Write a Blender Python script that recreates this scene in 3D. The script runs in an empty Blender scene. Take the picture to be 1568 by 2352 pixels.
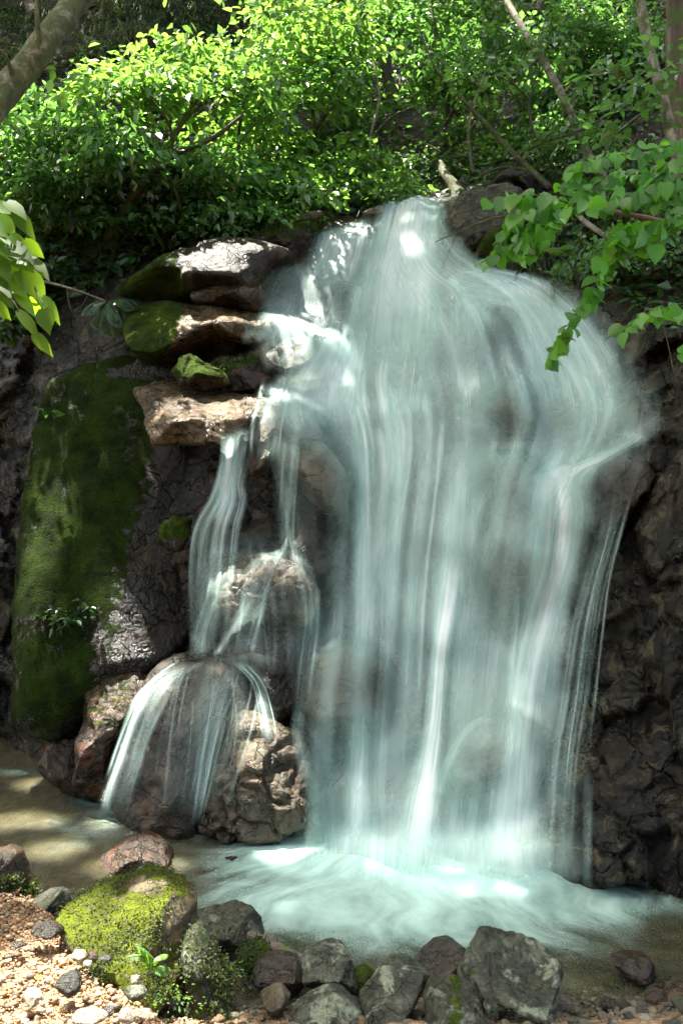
import bpy, bmesh, math, random
import numpy as np
from mathutils import Vector
from mathutils.bvhtree import BVHTree

# ------------------------------------------------------------------ camera, sky, sun, exposure
SC = bpy.context.scene
COL = SC.collection
FPX = 2259.0            # focal length in reference pixels (1568 x 2352 grid)
CAM_Z = 2.0
cam = bpy.data.cameras.new("camera")
cam.sensor_fit = 'VERTICAL'; cam.sensor_height = 36; cam.sensor_width = 24
cam.lens = 36 * FPX / 2352
cam.clip_end = 500
camo = bpy.data.objects.new("camera", cam); COL.objects.link(camo)
camo.location = (0, 0, CAM_Z); camo.rotation_euler = (math.radians(90), 0, 0)
cam.dof.use_dof = True; cam.dof.focus_distance = 6.3; cam.dof.aperture_fstop = 9.0
SC.camera = camo

SUN = np.array([-0.26, 0.17, 0.95]); SUN /= np.linalg.norm(SUN)      # towards the sun
SUN_EL = math.asin(SUN[2]); SUN_ROT = math.atan2(SUN[0], SUN[1])
world = bpy.data.worlds.new("World"); SC.world = world; world.use_nodes = True
wn = world.node_tree.nodes; wl = world.node_tree.links
sky = wn.new('ShaderNodeTexSky'); sky.sky_type = 'NISHITA'; sky.sun_disc = False
sky.sun_elevation = SUN_EL; sky.sun_rotation = SUN_ROT; sky.air_density = .7; sky.dust_density = 6.0; sky.ozone_density = .3
bg = wn['Background']; bg.inputs['Strength'].default_value = 0.11
warm = wn.new('ShaderNodeMix'); warm.data_type = 'RGBA'; warm.blend_type = 'MULTIPLY'; warm.inputs[0].default_value = 1
warm.inputs[7].default_value = (1.0, .985, .82, 1)          # the photograph's warm white balance
wl.new(sky.outputs[0], warm.inputs[6]); wl.new(warm.outputs[2], bg.inputs[0])
sun = bpy.data.lights.new("sun", 'SUN'); sun.energy = 5.0; sun.angle = math.radians(0.6); sun.color = (1, 0.95, 0.86)
suno = bpy.data.objects.new("sun", sun); COL.objects.link(suno)
suno.rotation_euler = Vector(SUN).to_track_quat('Z', 'Y').to_euler()
vs = SC.view_settings
vs.view_transform = 'Standard'; vs.look = 'None'; vs.gamma = 1; vs.use_curve_mapping = False
vs.exposure = 2.8
cy = SC.cycles
cy.use_denoising = True; cy.max_bounces = 8; cy.diffuse_bounces = 4; cy.glossy_bounces = 3
cy.transmission_bounces = 4; cy.transparent_max_bounces = 24; cy.sample_clamp_indirect = 6
cy.caustics_reflective = False; cy.caustics_refractive = False
cy.use_adaptive_sampling = True; cy.adaptive_threshold = 0.015

# ------------------------------------------------------------------ helpers
rng = np.random.default_rng(7)
def P(x, y, Y):
    x = np.asarray(x, float); y = np.asarray(y, float); Y = np.asarray(Y, float) + 0 * x
    return np.stack([(x - 784) / FPX * Y, Y, CAM_Z + (1176 - y) / FPX * Y], -1)
def sstep(a, b, x):
    t = np.clip((x - a) / (b - a), 0, 1); return t * t * (3 - 2 * t)

_pt = np.random.default_rng(1).permutation(512); _pt = np.concatenate([_pt, _pt, _pt])
_gr = np.random.default_rng(2).normal(size=(512, 3)); _gr /= np.linalg.norm(_gr, axis=1)[:, None]
def perlin(p):
    p = np.asarray(p, float); i = np.floor(p).astype(int); f = p - i; u = f * f * f * (f * (f * 6 - 15) + 10); i &= 511
    def g(dx, dy, dz):
        h = _pt[(_pt[(_pt[(i[..., 0] + dx) & 511] + i[..., 1] + dy) & 511] + i[..., 2] + dz) & 511]
        v = _gr[h]; return v[..., 0] * (f[..., 0] - dx) + v[..., 1] * (f[..., 1] - dy) + v[..., 2] * (f[..., 2] - dz)
    L = lambda a, b, t: a + t * (b - a)
    x, y, z = u[..., 0], u[..., 1], u[..., 2]
    return 1.5 * L(L(L(g(0,0,0), g(1,0,0), x), L(g(0,1,0), g(1,1,0), x), y), L(L(g(0,0,1), g(1,0,1), x), L(g(0,1,1), g(1,1,1), x), y), z)
def fbm(p, o=4, gain=.5):
    s = 0; a = 1; p = np.asarray(p, float)
    for k in range(o): s = s + a * perlin(p + 17.3 * k); p = p * 2.03; a *= gain
    return s
def ridged(p, o=4):
    s = 0; a = 1; p = np.asarray(p, float)
    for k in range(o): s = s + a * (1 - 2 * np.abs(perlin(p + 9.1 * k))); p = p * 2.07; a *= .5
    return s * .6
def blocky(p, seed=0):
    """faceted, cracked stone: every cell of a jittered grid carries its own tilted plane"""
    p = np.asarray(p, float); i = np.floor(p).astype(int); best = np.full(p.shape[:-1], 9e9); val = np.zeros(p.shape[:-1])
    sec = np.full(p.shape[:-1], 9e9)
    R = np.random.default_rng(50 + seed).random((4096, 7))
    for dx in (-1, 0, 1):
        for dy in (-1, 0, 1):
            for dz in (-1, 0, 1):
                c = i + np.array([dx, dy, dz])
                h = (c[..., 0] * 73856093 ^ c[..., 1] * 19349663 ^ c[..., 2] * 83492791) & 4095
                r = R[h]; d = p - (c + r[..., :3]); dd = (d * d).sum(-1)
                v = (d * (r[..., 3:6] - .5)).sum(-1) * 1.3 + (r[..., 6] - .5)
                m = dd < best
                sec = np.where(m, best, np.minimum(sec, dd)); val = np.where(m, v, val); best = np.where(m, dd, best)
    return val, np.sqrt(sec) - np.sqrt(best)      # plane value, distance to the crack

def link(o, parent=None):
    COL.objects.link(o)
    if parent is not None: o.parent = parent
    return o
def mesh_np(name, V, faces, mat=None, parent=None, smooth=True, attrs=None, uv=None, loc=None, colors=None):
    """faces: array (n,k) or list of such arrays"""
    V = np.asarray(V, np.float32)
    if loc is None: loc = np.zeros(3)
    fl = faces if isinstance(faces, list) else [faces]
    fl = [np.asarray(f, np.int32) for f in fl if len(f)]
    me = bpy.data.meshes.new(name)
    me.vertices.add(len(V)); me.vertices.foreach_set('co', (V - np.asarray(loc, np.float32)).ravel())
    li = np.concatenate([f.ravel() for f in fl]); sizes = np.concatenate([np.full(len(f), f.shape[1], np.int32) for f in fl])
    me.loops.add(len(li)); me.loops.foreach_set('vertex_index', li)
    me.polygons.add(len(sizes)); st = np.concatenate([[0], np.cumsum(sizes)[:-1]]).astype(np.int32)
    me.polygons.foreach_set('loop_start', st); me.polygons.foreach_set('loop_total', sizes)
    me.polygons.foreach_set('use_smooth', np.full(len(sizes), smooth))
    for k, v in (attrs or {}).items():
        a = me.attributes.new(k, 'FLOAT', 'POINT'); a.data.foreach_set('value', np.asarray(v, np.float32).ravel())
    if colors is not None:
        a = me.attributes.new('col', 'FLOAT_COLOR', 'POINT')
        c = np.ones((len(V), 4), np.float32); c[:, :3] = colors; a.data.foreach_set('color', c.ravel())
    if uv is not None:
        l = me.uv_layers.new(name='UVMap'); l.data.foreach_set('uv', np.asarray(uv, np.float32)[li].ravel())
    me.update(calc_edges=True); me.validate()
    if mat is not None: me.materials.append(mat)
    o = bpy.data.objects.new(name, me); o.location = [float(a) for a in loc]
    return link(o, parent)
def tag(o, label=None, cat=None, group=None, kind=None):
    if label: o['label'] = label
    if cat: o['category'] = cat
    if group: o['group'] = group
    if kind: o['kind'] = kind
    return o
def thing(name, label, cat, loc, group=None):
    o = bpy.data.objects.new(name, None); o.empty_display_size = .1; o.location = [float(a) for a in loc]
    link(o); return tag(o, label, cat, group)
def part(o, root):          # keep world place, hang under root
    o.parent = root; o.location = Vector(o.location) - root.location; return o
def grid_faces(nu, nv):
    i = np.arange(nu * nv).reshape(nv, nu)
    return np.stack([i[:-1, :-1], i[:-1, 1:], i[1:, 1:], i[1:, :-1]], -1).reshape(-1, 4)
_ico = {}
def ico(n):
    if n not in _ico:
        b = bmesh.new(); bmesh.ops.create_icosphere(b, subdivisions=n, radius=1); b.verts.ensure_lookup_table()
        _ico[n] = (np.array([v.co[:] for v in b.verts]), np.array([[v.index for v in f.verts] for f in b.faces])); b.free()
    return _ico[n]
def vnormals(V, F_):
    t = V[F_]; n = np.cross(t[:, 1] - t[:, 0], t[:, 2] - t[:, 0]); N = np.zeros_like(V)
    for k in range(F_.shape[1]): np.add.at(N, F_[:, k], n)
    return N / np.maximum(np.linalg.norm(N, axis=1), 1e-9)[:, None]
def catmull(pts, n):
    p = np.asarray(pts, float)
    if len(p) == 2: return p[0] + np.linspace(0, 1, n)[:, None] * (p[1] - p[0])
    q = np.vstack([2 * p[0] - p[1], p, 2 * p[-1] - p[-2]]); s = np.linspace(0, len(p) - 1 - 1e-6, n)
    i = s.astype(int); t = (s - i)[:, None]
    a, b, c, d = q[i], q[i + 1], q[i + 2], q[i + 3]
    return .5 * (2 * b + (c - a) * t + (2 * a - 5 * b + 4 * c - d) * t * t + (3 * b - a - 3 * c + d) * t ** 3)
def tube(path, rad, n=8, samples=None, rough=0, seed=0):
    """tapered limb along control points; returns verts, quads"""
    m = samples or max(6, 6 * len(path)); c = catmull(path, m); r = np.interp(np.linspace(0, 1, m), np.linspace(0, 1, len(rad)), rad)
    T = np.gradient(c, axis=0); T /= np.linalg.norm(T, axis=1)[:, None] + 1e-9
    up = np.array([0.31, 0.9, 0.2]); A = np.cross(T, up); A /= np.linalg.norm(A, axis=1)[:, None] + 1e-9; B = np.cross(T, A)
    th = np.linspace(0, 2 * np.pi, n, endpoint=False)
    ring = A[:, None] * np.cos(th)[None, :, None] + B[:, None] * np.sin(th)[None, :, None]
    rr = r[:, None] * np.ones(n)
    if rough: rr = rr * (1 + rough * fbm(c[:, None] * 3 / max(rad) * .12 + ring * 1.3 + seed, 3))
    V = (c[:, None] + ring * rr[..., None]).reshape(-1, 3)
    i = np.arange(m * n).reshape(m, n); j = np.roll(i, -1, 1)
    Q = np.stack([i[:-1], j[:-1], j[1:], i[1:]], -1).reshape(-1, 4)
    V = np.vstack([V, c[:1], c[-1:]]); k = len(V)
    cap = np.concatenate([np.stack([j[0], i[0], np.full(n, k - 2), np.full(n, k - 2)], -1)[:, :3], np.stack([i[-1], j[-1], np.full(n, k - 1)], -1)])
    return V, Q, cap
def merge(parts):
    """[(V, Q, T)...] -> V, [quads, tris]"""
    Vs, Qs, Ts, o = [], [], [], 0
    for V, Q, T in parts: Vs.append(V); Qs.append(Q + o); Ts.append(T + o); o += len(V)
    return np.vstack(Vs), [np.vstack(Qs), np.vstack(Ts)]

# ------------------------------------------------------------------ materials
class NT:
    def __init__(s, name):
        s.m = bpy.data.materials.new(name); s.m.use_nodes = True; s.t = s.m.node_tree; s.t.nodes.clear()
        s.out = s.n('OutputMaterial')
    def n(s, t, **kw):
        x = s.t.nodes.new('ShaderNode' + t)
        for k, v in kw.items():
            if hasattr(x, k): setattr(x, k, v)
        return x
    def set(s, x, key, v):
        i = x.inputs[key]
        if isinstance(v, bpy.types.NodeSocket): s.t.links.new(v, i)
        elif isinstance(v, (tuple, list)) and len(v) == 3 and i.type == 'RGBA': i.default_value = (*v, 1)
        else: i.default_value = v
    def noise(s, scale, detail=6, rough=.6, vec=None, dist=0):
        x = s.n('TexNoise'); x.inputs['Scale'].default_value = scale; x.inputs['Detail'].default_value = detail
        x.inputs['Roughness'].default_value = rough; x.inputs['Distortion'].default_value = dist
        if vec is not None: s.t.links.new(vec, x.inputs['Vector'])
        return x.outputs['Fac']
    def ramp(s, fac, stops):
        x = s.n('ValToRGB'); e = x.color_ramp.elements
        while len(e) < len(stops): e.new(.5)
        for el, (p, c) in zip(e, stops): el.position = p; el.color = (*c, 1) if isinstance(c, tuple) else (c, c, c, 1)
        s.set(x, 'Fac', fac); return x.outputs['Color']
    def math(s, op, a, b=0., c=None, clamp=False):
        x = s.n('Math', operation=op); x.use_clamp = clamp; s.set(x, 0, a); s.set(x, 1, b)
        if c is not None: s.set(x, 2, c)
        return x.outputs[0]
    def maprange(s, v, a, b, c=0., d=1., smooth=True):
        x = s.n('MapRange'); x.interpolation_type = 'SMOOTHSTEP' if smooth else 'LINEAR'
        for k, val in zip(('Value', 'From Min', 'From Max', 'To Min', 'To Max'), (v, a, b, c, d)): s.set(x, k, val)
        return x.outputs[0]
    def mix(s, f, a, b, mode='MIX'):
        x = s.n('Mix'); x.data_type = 'RGBA'; x.blend_type = mode
        ins = [i for i in x.inputs]; s.set(x, 0, f)
        for idx, v in ((6, a), (7, b)):
            if isinstance(v, bpy.types.NodeSocket): s.t.links.new(v, ins[idx])
            else: ins[idx].default_value = (*v, 1) if isinstance(v, tuple) else (v, v, v, 1)
        return x.outputs[2]
    def attr(s, name, out='Fac'):
        x = s.n('Attribute'); x.attribute_name = name; return x.outputs[out]
    def pos(s): return s.n('NewGeometry').outputs['Position']
    def bump(s, h, strength, dist, normal=None):
        x = s.n('Bump'); x.inputs['Strength'].default_value = strength; x.inputs['Distance'].default_value = dist; s.set(x, 'Height', h)
        if normal is not None: s.set(x, 'Normal', normal)
        return x.outputs[0]
    def done(s, shader): s.t.links.new(shader, s.out.inputs['Surface']); return s.m

def rock_mat(name, dark, mid, light, sc=1.0, wet=.35, bump=1.0, stain=(.16, .075, .035), stain_amt=.5, moss=((.010, .018, .003), (.045, .075, .007)), moss_bias=0., lichen=0., lcol=(.26, .30, .22)):
    t = NT(name); p = t.pos()
    n1 = t.noise(1.7 * sc, 8, .62, p, .4); n2 = t.noise(7 * sc, 8, .65, p, .2); n3 = t.noise(34 * sc, 6, .7, p)
    mixf = t.math('ADD', t.math('MULTIPLY', n1, .5), t.math('MULTIPLY', n2, .5))
    c = t.ramp(mixf, [(.38, dark), (.5, mid), (.63, light)])
    c = t.mix(t.maprange(n3, .3, .72, 0., 1.), t.mix(1., c, .5, 'MULTIPLY'), t.mix(1., c, (1.25, 1.22, 1.18), 'MULTIPLY'))
    st = t.noise(2.3 * sc, 6, .6, p, .8)
    c = t.mix(t.math('MULTIPLY', t.maprange(st, .52, .66), stain_amt), c, stain)
    vo = t.n('TexVoronoi'); vo.feature = 'DISTANCE_TO_EDGE'; vo.inputs['Scale'].default_value = 2.2 * sc
    wp = t.n('VectorMath', operation='ADD'); t.set(wp, 0, p)
    nz = t.n('TexNoise'); nz.inputs['Scale'].default_value = 1.6 * sc; nz.inputs['Detail'].default_value = 5; t.set(nz, 'Vector', p)
    sv = t.n('VectorMath', operation='SCALE'); t.set(sv, 0, nz.outputs['Color']); sv.inputs['Scale'].default_value = 1.3 / sc
    t.set(wp, 1, sv.outputs[0]); t.set(vo, 'Vector', wp.outputs[0])
    crack = t.maprange(vo.outputs['Distance'], 0., .035)
    c = t.mix(crack, t.mix(1., c, .45, 'MULTIPLY'), c)
    if lichen:
        lm = t.math('MULTIPLY', t.maprange(t.noise(5.5, 7, .72, p, .5), .54, .60), t.maprange(t.noise(40, 4, .7, p), .3, .5))
        c = t.mix(t.math('MULTIPLY', lm, lichen), c, lcol)
    # moss grows where the vertex attribute lets it, broken up by noise
    ms = t.math('ADD', t.attr('moss'), t.math('MULTIPLY', t.math('SUBTRACT', t.noise(9 * sc, 6, .7, p), .5), 1.5))
    ms = t.maprange(t.math('ADD', ms, moss_bias), .42, .62)
    mc = t.mix(t.maprange(t.noise(5, 6, .7, p), .32, .68), moss[0], moss[1])
    mc = t.mix(t.maprange(t.noise(70, 4, .7, p), .3, .7), t.mix(1., mc, .55, 'MULTIPLY'), t.mix(1., mc, (1.35, 1.3, 1.1), 'MULTIPLY'))
    c = t.mix(ms, c, mc)
    h = t.math('ADD', t.math('MULTIPLY', n2, .9), t.math('MULTIPLY', n3, .22))
    h = t.math('ADD', h, t.math('MULTIPLY', crack, .25)); h = t.math('ADD', h, t.math('MULTIPLY', t.math('MULTIPLY', t.noise(90, 3, .7, p), ms), .35))
    b = t.n('BsdfPrincipled'); t.set(b, 'Base Color', c)
    r = t.maprange(n2, .3, .7, wet * .7, min(1., wet * 1.6)); t.set(b, 'Roughness', t.mix(ms, r, .95))
    t.set(b, 'Specular IOR Level', t.math('SUBTRACT', .36, t.math('MULTIPLY', ms, .28)))
    t.set(b, 'Normal', t.bump(h, bump, .05 / sc))
    return t.done(b.outputs[0])

M_CLIFF = rock_mat('wet cliff rock', (.003, .0028, .0016), (.0095, .0085, .0048), (.042, .036, .019), 1.0, .22, 1.2, (.03, .018, .007), .5, lichen=.6, lcol=(.12, .095, .052))
M_WETDARK = rock_mat('dark wet cliff block stone', (.0032, .0026, .0011), (.0095, .0078, .0035), (.034, .026, .012), 1.3, .24, 1.1, (.04, .021, .007), .5, ((.005, .010, .0015), (.020, .038, .003)))
M_TAN = rock_mat('wet tan granite', (.016, .013, .0075), (.064, .052, .031), (.155, .128, .083), 1.6, .3, 1.1, (.085, .042, .018), .4)
M_SLAB = rock_mat('wet orange slab', (.018, .011, .004), (.075, .050, .020), (.18, .13, .068), 1.8, .2, 1.3, (.12, .060, .016), .5)
M_BROWN = rock_mat('wet brown rock', (.006, .005, .003), (.022, .017, .0095), (.065, .050, .029), 1.6, .3, 1.1, (.07, .03, .012), .6)
M_RUST = rock_mat('rust red algae rock', (.006, .005, .003), (.030, .018, .009), (.095, .052, .027), 2.2, .28, 1.2, (.13, .045, .018), .55)
M_GREY = rock_mat('grey river stone', (.007, .0085, .005), (.027, .032, .021), (.105, .118, .085), 3.6, .42, 1.1, (.05, .055, .022), .5, lichen=.55)
M_PALE = rock_mat('pale gravel stone', (.10, .085, .06), (.26, .22, .165), (.48, .44, .37), 5, .6, .8, (.25, .15, .08), .4)
M_DARKSTONE = rock_mat('dark wet stone', (.006, .005, .004), (.020, .016, .011), (.055, .043, .032), 3.2, .3, .9, (.04, .022, .012), .5)
M_OLIVE = rock_mat('olive grey stone', (.008, .009, .005), (.025, .027, .015), (.082, .085, .056), 3.6, .42, 1.1, (.045, .045, .013), .5, lichen=.35)
M_MOSSY = rock_mat('moss covered boulder stone', (.03, .024, .012), (.09, .07, .035), (.2, .17, .10), 3.2, .7, 1.1, (.2, .10, .035), .5, ((.030, .040, .005), (.085, .110, .010)))
# ------------------------------------------------------------------ the cliff and the wooded slope above it
CTRL = []
def column(x, *pts):
    for y, Y in pts: CTRL.append((x, y, Y))
    CTRL.append((x, pts[0][0] + 260, pts[0][1] + .1)); CTRL.append((x, -420, pts[-1][1] + 3.6))
column(-700, (1720, 8.3), (1300, 8.6), (1000, 9), (700, 10), (500, 10.6), (250, 12.5), (0, 14))
column(-250, (1710, 8.7), (1300, 8.8), (1000, 9), (700, 9.8), (500, 10.3), (250, 12), (0, 14))
column(0, (1705, 8.6), (1400, 8.6), (1000, 8.8), (800, 9.1), (600, 9.5), (500, 9.9), (300, 11.2), (100, 13), (0, 14))
column(150, (1790, 7.5), (1400, 7.8), (1000, 8.1), (850, 8.4), (700, 8.8), (560, 9.3), (400, 10.3), (200, 12), (0, 14))
column(350, (1870, 6.8), (1500, 7.3), (1250, 7.5), (1010, 7.8), (880, 8.1), (760, 8.4), (600, 8.8), (560, 9.1), (450, 9.9), (300, 11), (100, 13), (0, 14))
column(550, (1950, 6.3), (1650, 6.8), (1400, 7.0), (1150, 7.3), (1000, 7.55), (850, 8.0), (740, 8.3), (620, 8.6), (560, 8.9), (500, 9.4), (300, 11.5), (100, 14), (0, 15))
column(750, (1960, 6.0), (1700, 6.5), (1400, 6.9), (1200, 7.1), (1000, 7.4), (850, 7.7), (750, 8.0), (600, 8.4), (505, 8.8), (480, 9.5), (300, 12.5), (100, 15), (0, 16))
column(950, (1980, 5.75), (1700, 6.25), (1400, 6.6), (1200, 6.8), (1000, 7.1), (900, 7.3), (750, 7.8), (600, 8.2), (490, 8.6), (462, 8.9), (446, 10.2), (300, 14), (100, 17), (0, 18))
column(1150, (2005, 5.5), (1700, 6.0), (1400, 6.4), (1200, 6.6), (1000, 6.9), (850, 7.2), (700, 7.6), (640, 7.85), (560, 8.2), (430, 8.8), (405, 9.8), (250, 13), (0, 16))
column(1300, (2030, 5.3), (1700, 5.8), (1400, 6.2), (1100, 6.6), (900, 7.0), (700, 7.5), (600, 7.9), (450, 8.7), (300, 10.8), (0, 14.5))
column(1450, (2055, 5.15), (1700, 5.45), (1400, 5.75), (1100, 6.1), (950, 6.4), (800, 6.9), (600, 7.5), (450, 8.3), (250, 10.2), (0, 13))
column(1568, (2088, 4.92), (1700, 5.1), (1400, 5.3), (1100, 5.6), (900, 6.1), (700, 6.7), (500, 7.5), (300, 9), (0, 11.5))
column(2200, (2230, 4.3), (1800, 4.4), (1400, 4.6), (900, 5.2), (500, 6.6), (0, 9.2))
CTRL = np.array(CTRL)
_c = CTRL[:, :2] / 1000.; _n = len(_c)
_K = np.linalg.norm(_c[:, None] - _c[None], axis=-1)
_A = np.zeros((_n + 3, _n + 3)); _A[:_n, :_n] = _K + np.eye(_n) * -0.004; _A[:_n, _n] = 1; _A[:_n, _n + 1:] = _c; _A[_n, :_n] = 1; _A[_n + 1:, :_n] = _c.T
_w = np.linalg.solve(_A, np.concatenate([CTRL[:, 2], np.zeros(3)]))
GX = np.arange(-760, 2261, 7.0); GY = np.arange(-400, 2330, 7.0)
gx, gy = np.meshgrid(GX, GY); q = np.stack([gx, gy], -1).reshape(-1, 2) / 1000.
base = np.concatenate([np.linalg.norm(b[:, None] - _c[None], axis=-1) @ _w[:_n] for b in np.array_split(q, 40)]) + _w[_n] + q @ _w[_n + 1:]
base = base.reshape(gx.shape)
pw = P(gx, gy, base)
soil = sstep(0, 55, np.interp(gx, [-760, 150, 350, 550, 760, 950, 1040, 1150, 1230, 1300, 1450, 1568, 2260], [700, 640, 570, 530, 495, 462, 450, 445, 500, 580, 700, 760, 800]) - gy)
bl1, cr1 = blocky(pw * [1.3, 1.3, 1.9] + .25 * fbm(pw * 1.2, 3)[..., None], 1)
bl2, cr2 = blocky(pw * [3.6, 3.6, 5.2] + .35 * fbm(pw * 2.5, 2)[..., None], 2)
strata = np.abs(((pw[..., 2] + .12 * fbm(pw * .9, 3) + .12 * pw[..., 0]) * 1.9) % 1 - .35)
wall = np.maximum(sstep(1330, 1450, gx + .1 * (gy - 1300)), 1 - sstep(20, 160, gx))       # the craggy sides; the middle is washed smooth
rockd = .20 * fbm(pw * .8, 4) + (.16 + .10 * wall) * bl1 + (.045 + .035 * wall) * bl2 + .05 * ridged(pw * 3.3, 4) + .10 * (strata - .3) * (1 - wall) + .02 * fbm(pw * 12, 3) \
    + .05 * wall * (1 - sstep(0, .12, cr1)) + .03 * (1 - sstep(0, .12, cr2))
soild = .45 * fbm(pw * .55, 4) + .10 * ridged(pw * 2.2, 4) + .03 * fbm(pw * 9, 3)
terY = base + (1 - soil) * rockd * (.45 + .55 * wall) + soil * soild
mreg = np.exp(-(((gx - 370) / 120) ** 2 + ((gy - 760) / 90) ** 2)) * .9 + np.exp(-(((gx - 1140) / 60) ** 2 + ((gy - 545) / 50) ** 2)) * .5 \
    + np.exp(-(((gx - 1330) / 130) ** 2 + ((gy - 600) / 110) ** 2)) * .45 + np.exp(-(((gx - 1480) / 90) ** 2 + ((gy - 1650) / 260) ** 2)) * .22
terV = P(gx, gy, terY)
def terrain_mat():
    m = M_CLIFF.copy(); m.name = 'cliff rock and forest soil'
    nt = m.node_tree; b = [n for n in nt.nodes if n.type == 'BSDF_PRINCIPLED'][0]
    t = NT.__new__(NT); t.m = m; t.t = nt; t.out = [n for n in nt.nodes if n.type == 'OUTPUT_MATERIAL'][0]
    p = t.pos(); old = b.inputs['Base Color'].links[0].from_socket
    oldr = b.inputs['Roughness'].links[0].from_socket
    s = t.math('ADD', t.attr('soil'), t.math('MULTIPLY', t.math('SUBTRACT', t.noise(3, 6, .7, p), .5), .6)); s = t.maprange(s, .4, .6)
    sc = t.ramp(t.noise(6, 8, .75, p), [(.32, (.006, .0055, .0035)), (.5, (.022, .018, .011)), (.7, (.075, .055, .034))])
    sc = t.mix(t.maprange(t.noise(1.3, 6, .7, p), .5, .66), sc, (.022, .036, .008))
    t.set(b, 'Base Color', t.mix(s, old, sc)); t.set(b, 'Roughness', t.mix(s, oldr, .9))
    # pale lichen and tan patches on the dry side walls
    return m
ter = mesh_np('terrain', terV.reshape(-1, 3), grid_faces(len(GX), len(GY))[:, ::-1], terrain_mat(), attrs={'moss': mreg, 'soil': soil})
tag(ter, 'dark wet cliff and steep wooded slope rising behind the waterfall', kind='structure')
def terr(x, y):
    """depth of the built terrain along the ray through reference pixel (x, y)"""
    fx = np.clip((np.asarray(x, float) - GX[0]) / 7, 0, len(GX) - 2.001); fy = np.clip((np.asarray(y, float) - GY[0]) / 7, 0, len(GY) - 2.001)
    i = fx.astype(int); j = fy.astype(int); a = fx - i; b = fy - j
    return (terY[j, i] * (1 - a) + terY[j, i + 1] * a) * (1 - b) + (terY[j + 1, i] * (1 - a) + terY[j + 1, i + 1] * a) * b

# ------------------------------------------------------------------ ground: gravel bank, stony shore, pool bed
def ground_z(X, Y):
    X = np.asarray(X, float); Y = np.asarray(Y, float)
    shore = .17 - (Y - 3.5) * .33
    shore = np.where(Y > 4.6, np.maximum(-.42, -.193 - (Y - 4.6) * .22), shore); shore = np.minimum(shore, .30)
    d = (-.78 - X) * .82 + (3.75 - Y) * .57          # distance inside the gravel bank
    bank = .37 * sstep(-.22, .28, d) * (1 - sstep(4.2, 4.75, Y + .10 * X)) + .10 * sstep(.2, 2, d)
    leftbed = sstep(-.8, -2.2, X) * .18
    return np.maximum(shore + leftbed, bank - .02)
n1, n2 = 560, 520
xs = np.concatenate([np.linspace(-9, -2.6, 60, endpoint=False), np.linspace(-2.6, 2.2, 440, endpoint=False), np.linspace(2.2, 9, 60)])
ys = np.concatenate([np.linspace(-4, 2.6, 50, endpoint=False), np.linspace(2.6, 4.9, 300, endpoint=False), np.linspace(4.9, 10, 90)])
X, Y = np.meshgrid(xs, ys); Z = ground_z(X, Y)
pp = np.stack([X, Y, Z], -1)
Z = Z + .02 * fbm(pp * 3, 3) + .010 * fbm(pp * 14, 3) + .004 * ridged(pp * 45, 2)
def gravel_mat():
    t = NT('gravel and grit'); p = t.pos()
    v = t.n('TexVoronoi'); v.inputs['Scale'].default_value = 95; t.set(v, 'Vector', p)
    c = t.ramp(t.n('SeparateColor').outputs[0], [(0, 0.)]) if False else None
    sx = t.n('SeparateColor'); t.set(sx, 0, v.outputs['Color'])
    c = t.ramp(sx.outputs[0], [(0, (.30, .16, .085)), (.3, (.42, .27, .16)), (.55, (.5, .37, .26)), (.75, (.2, .13, .08)), (.9, (.58, .5, .42)), (1, (.1, .075, .055))]); c = t.mix(1., c, (.8, .69, .54), 'MULTIPLY')
    zz = t.n('SeparateXYZ'); t.set(zz, 0, p)
    wetf = t.maprange(t.math('ADD', zz.outputs[2], t.math('MULTIPLY', t.noise(5, 4, .6, p), .1)), .08, .27)
    dark = t.ramp(t.noise(9, 6, .7, p), [(.35, (.018, .015, .010)), (.52, (.06, .05, .032)), (.7, (.14, .115, .075))])
    c = t.mix(wetf, dark, c)
    c = t.mix(t.maprange(t.noise(2.2, 5, .6, p), .5, .68), c, t.mix(1., c, .55, 'MULTIPLY'))
    b = t.n('BsdfPrincipled'); t.set(b, 'Base Color', c); t.set(b, 'Roughness', t.mix(wetf, .45, .85))
    h = t.math('ADD', t.math('MULTIPLY', v.outputs['Distance'], -1.), t.math('MULTIPLY', t.noise(40, 5, .7, p), .6))
    t.set(b, 'Normal', t.bump(h, .8, .02)); return t.done(b.outputs[0])
M_GRAVEL = gravel_mat()
gro = mesh_np('ground', np.stack([X, Y, Z], -1).reshape(-1, 3), grid_faces(len(xs), len(ys)), M_GRAVEL)
tag(gro, 'pinkish gravel bank and stony pool shore in the foreground', kind='structure')

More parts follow.
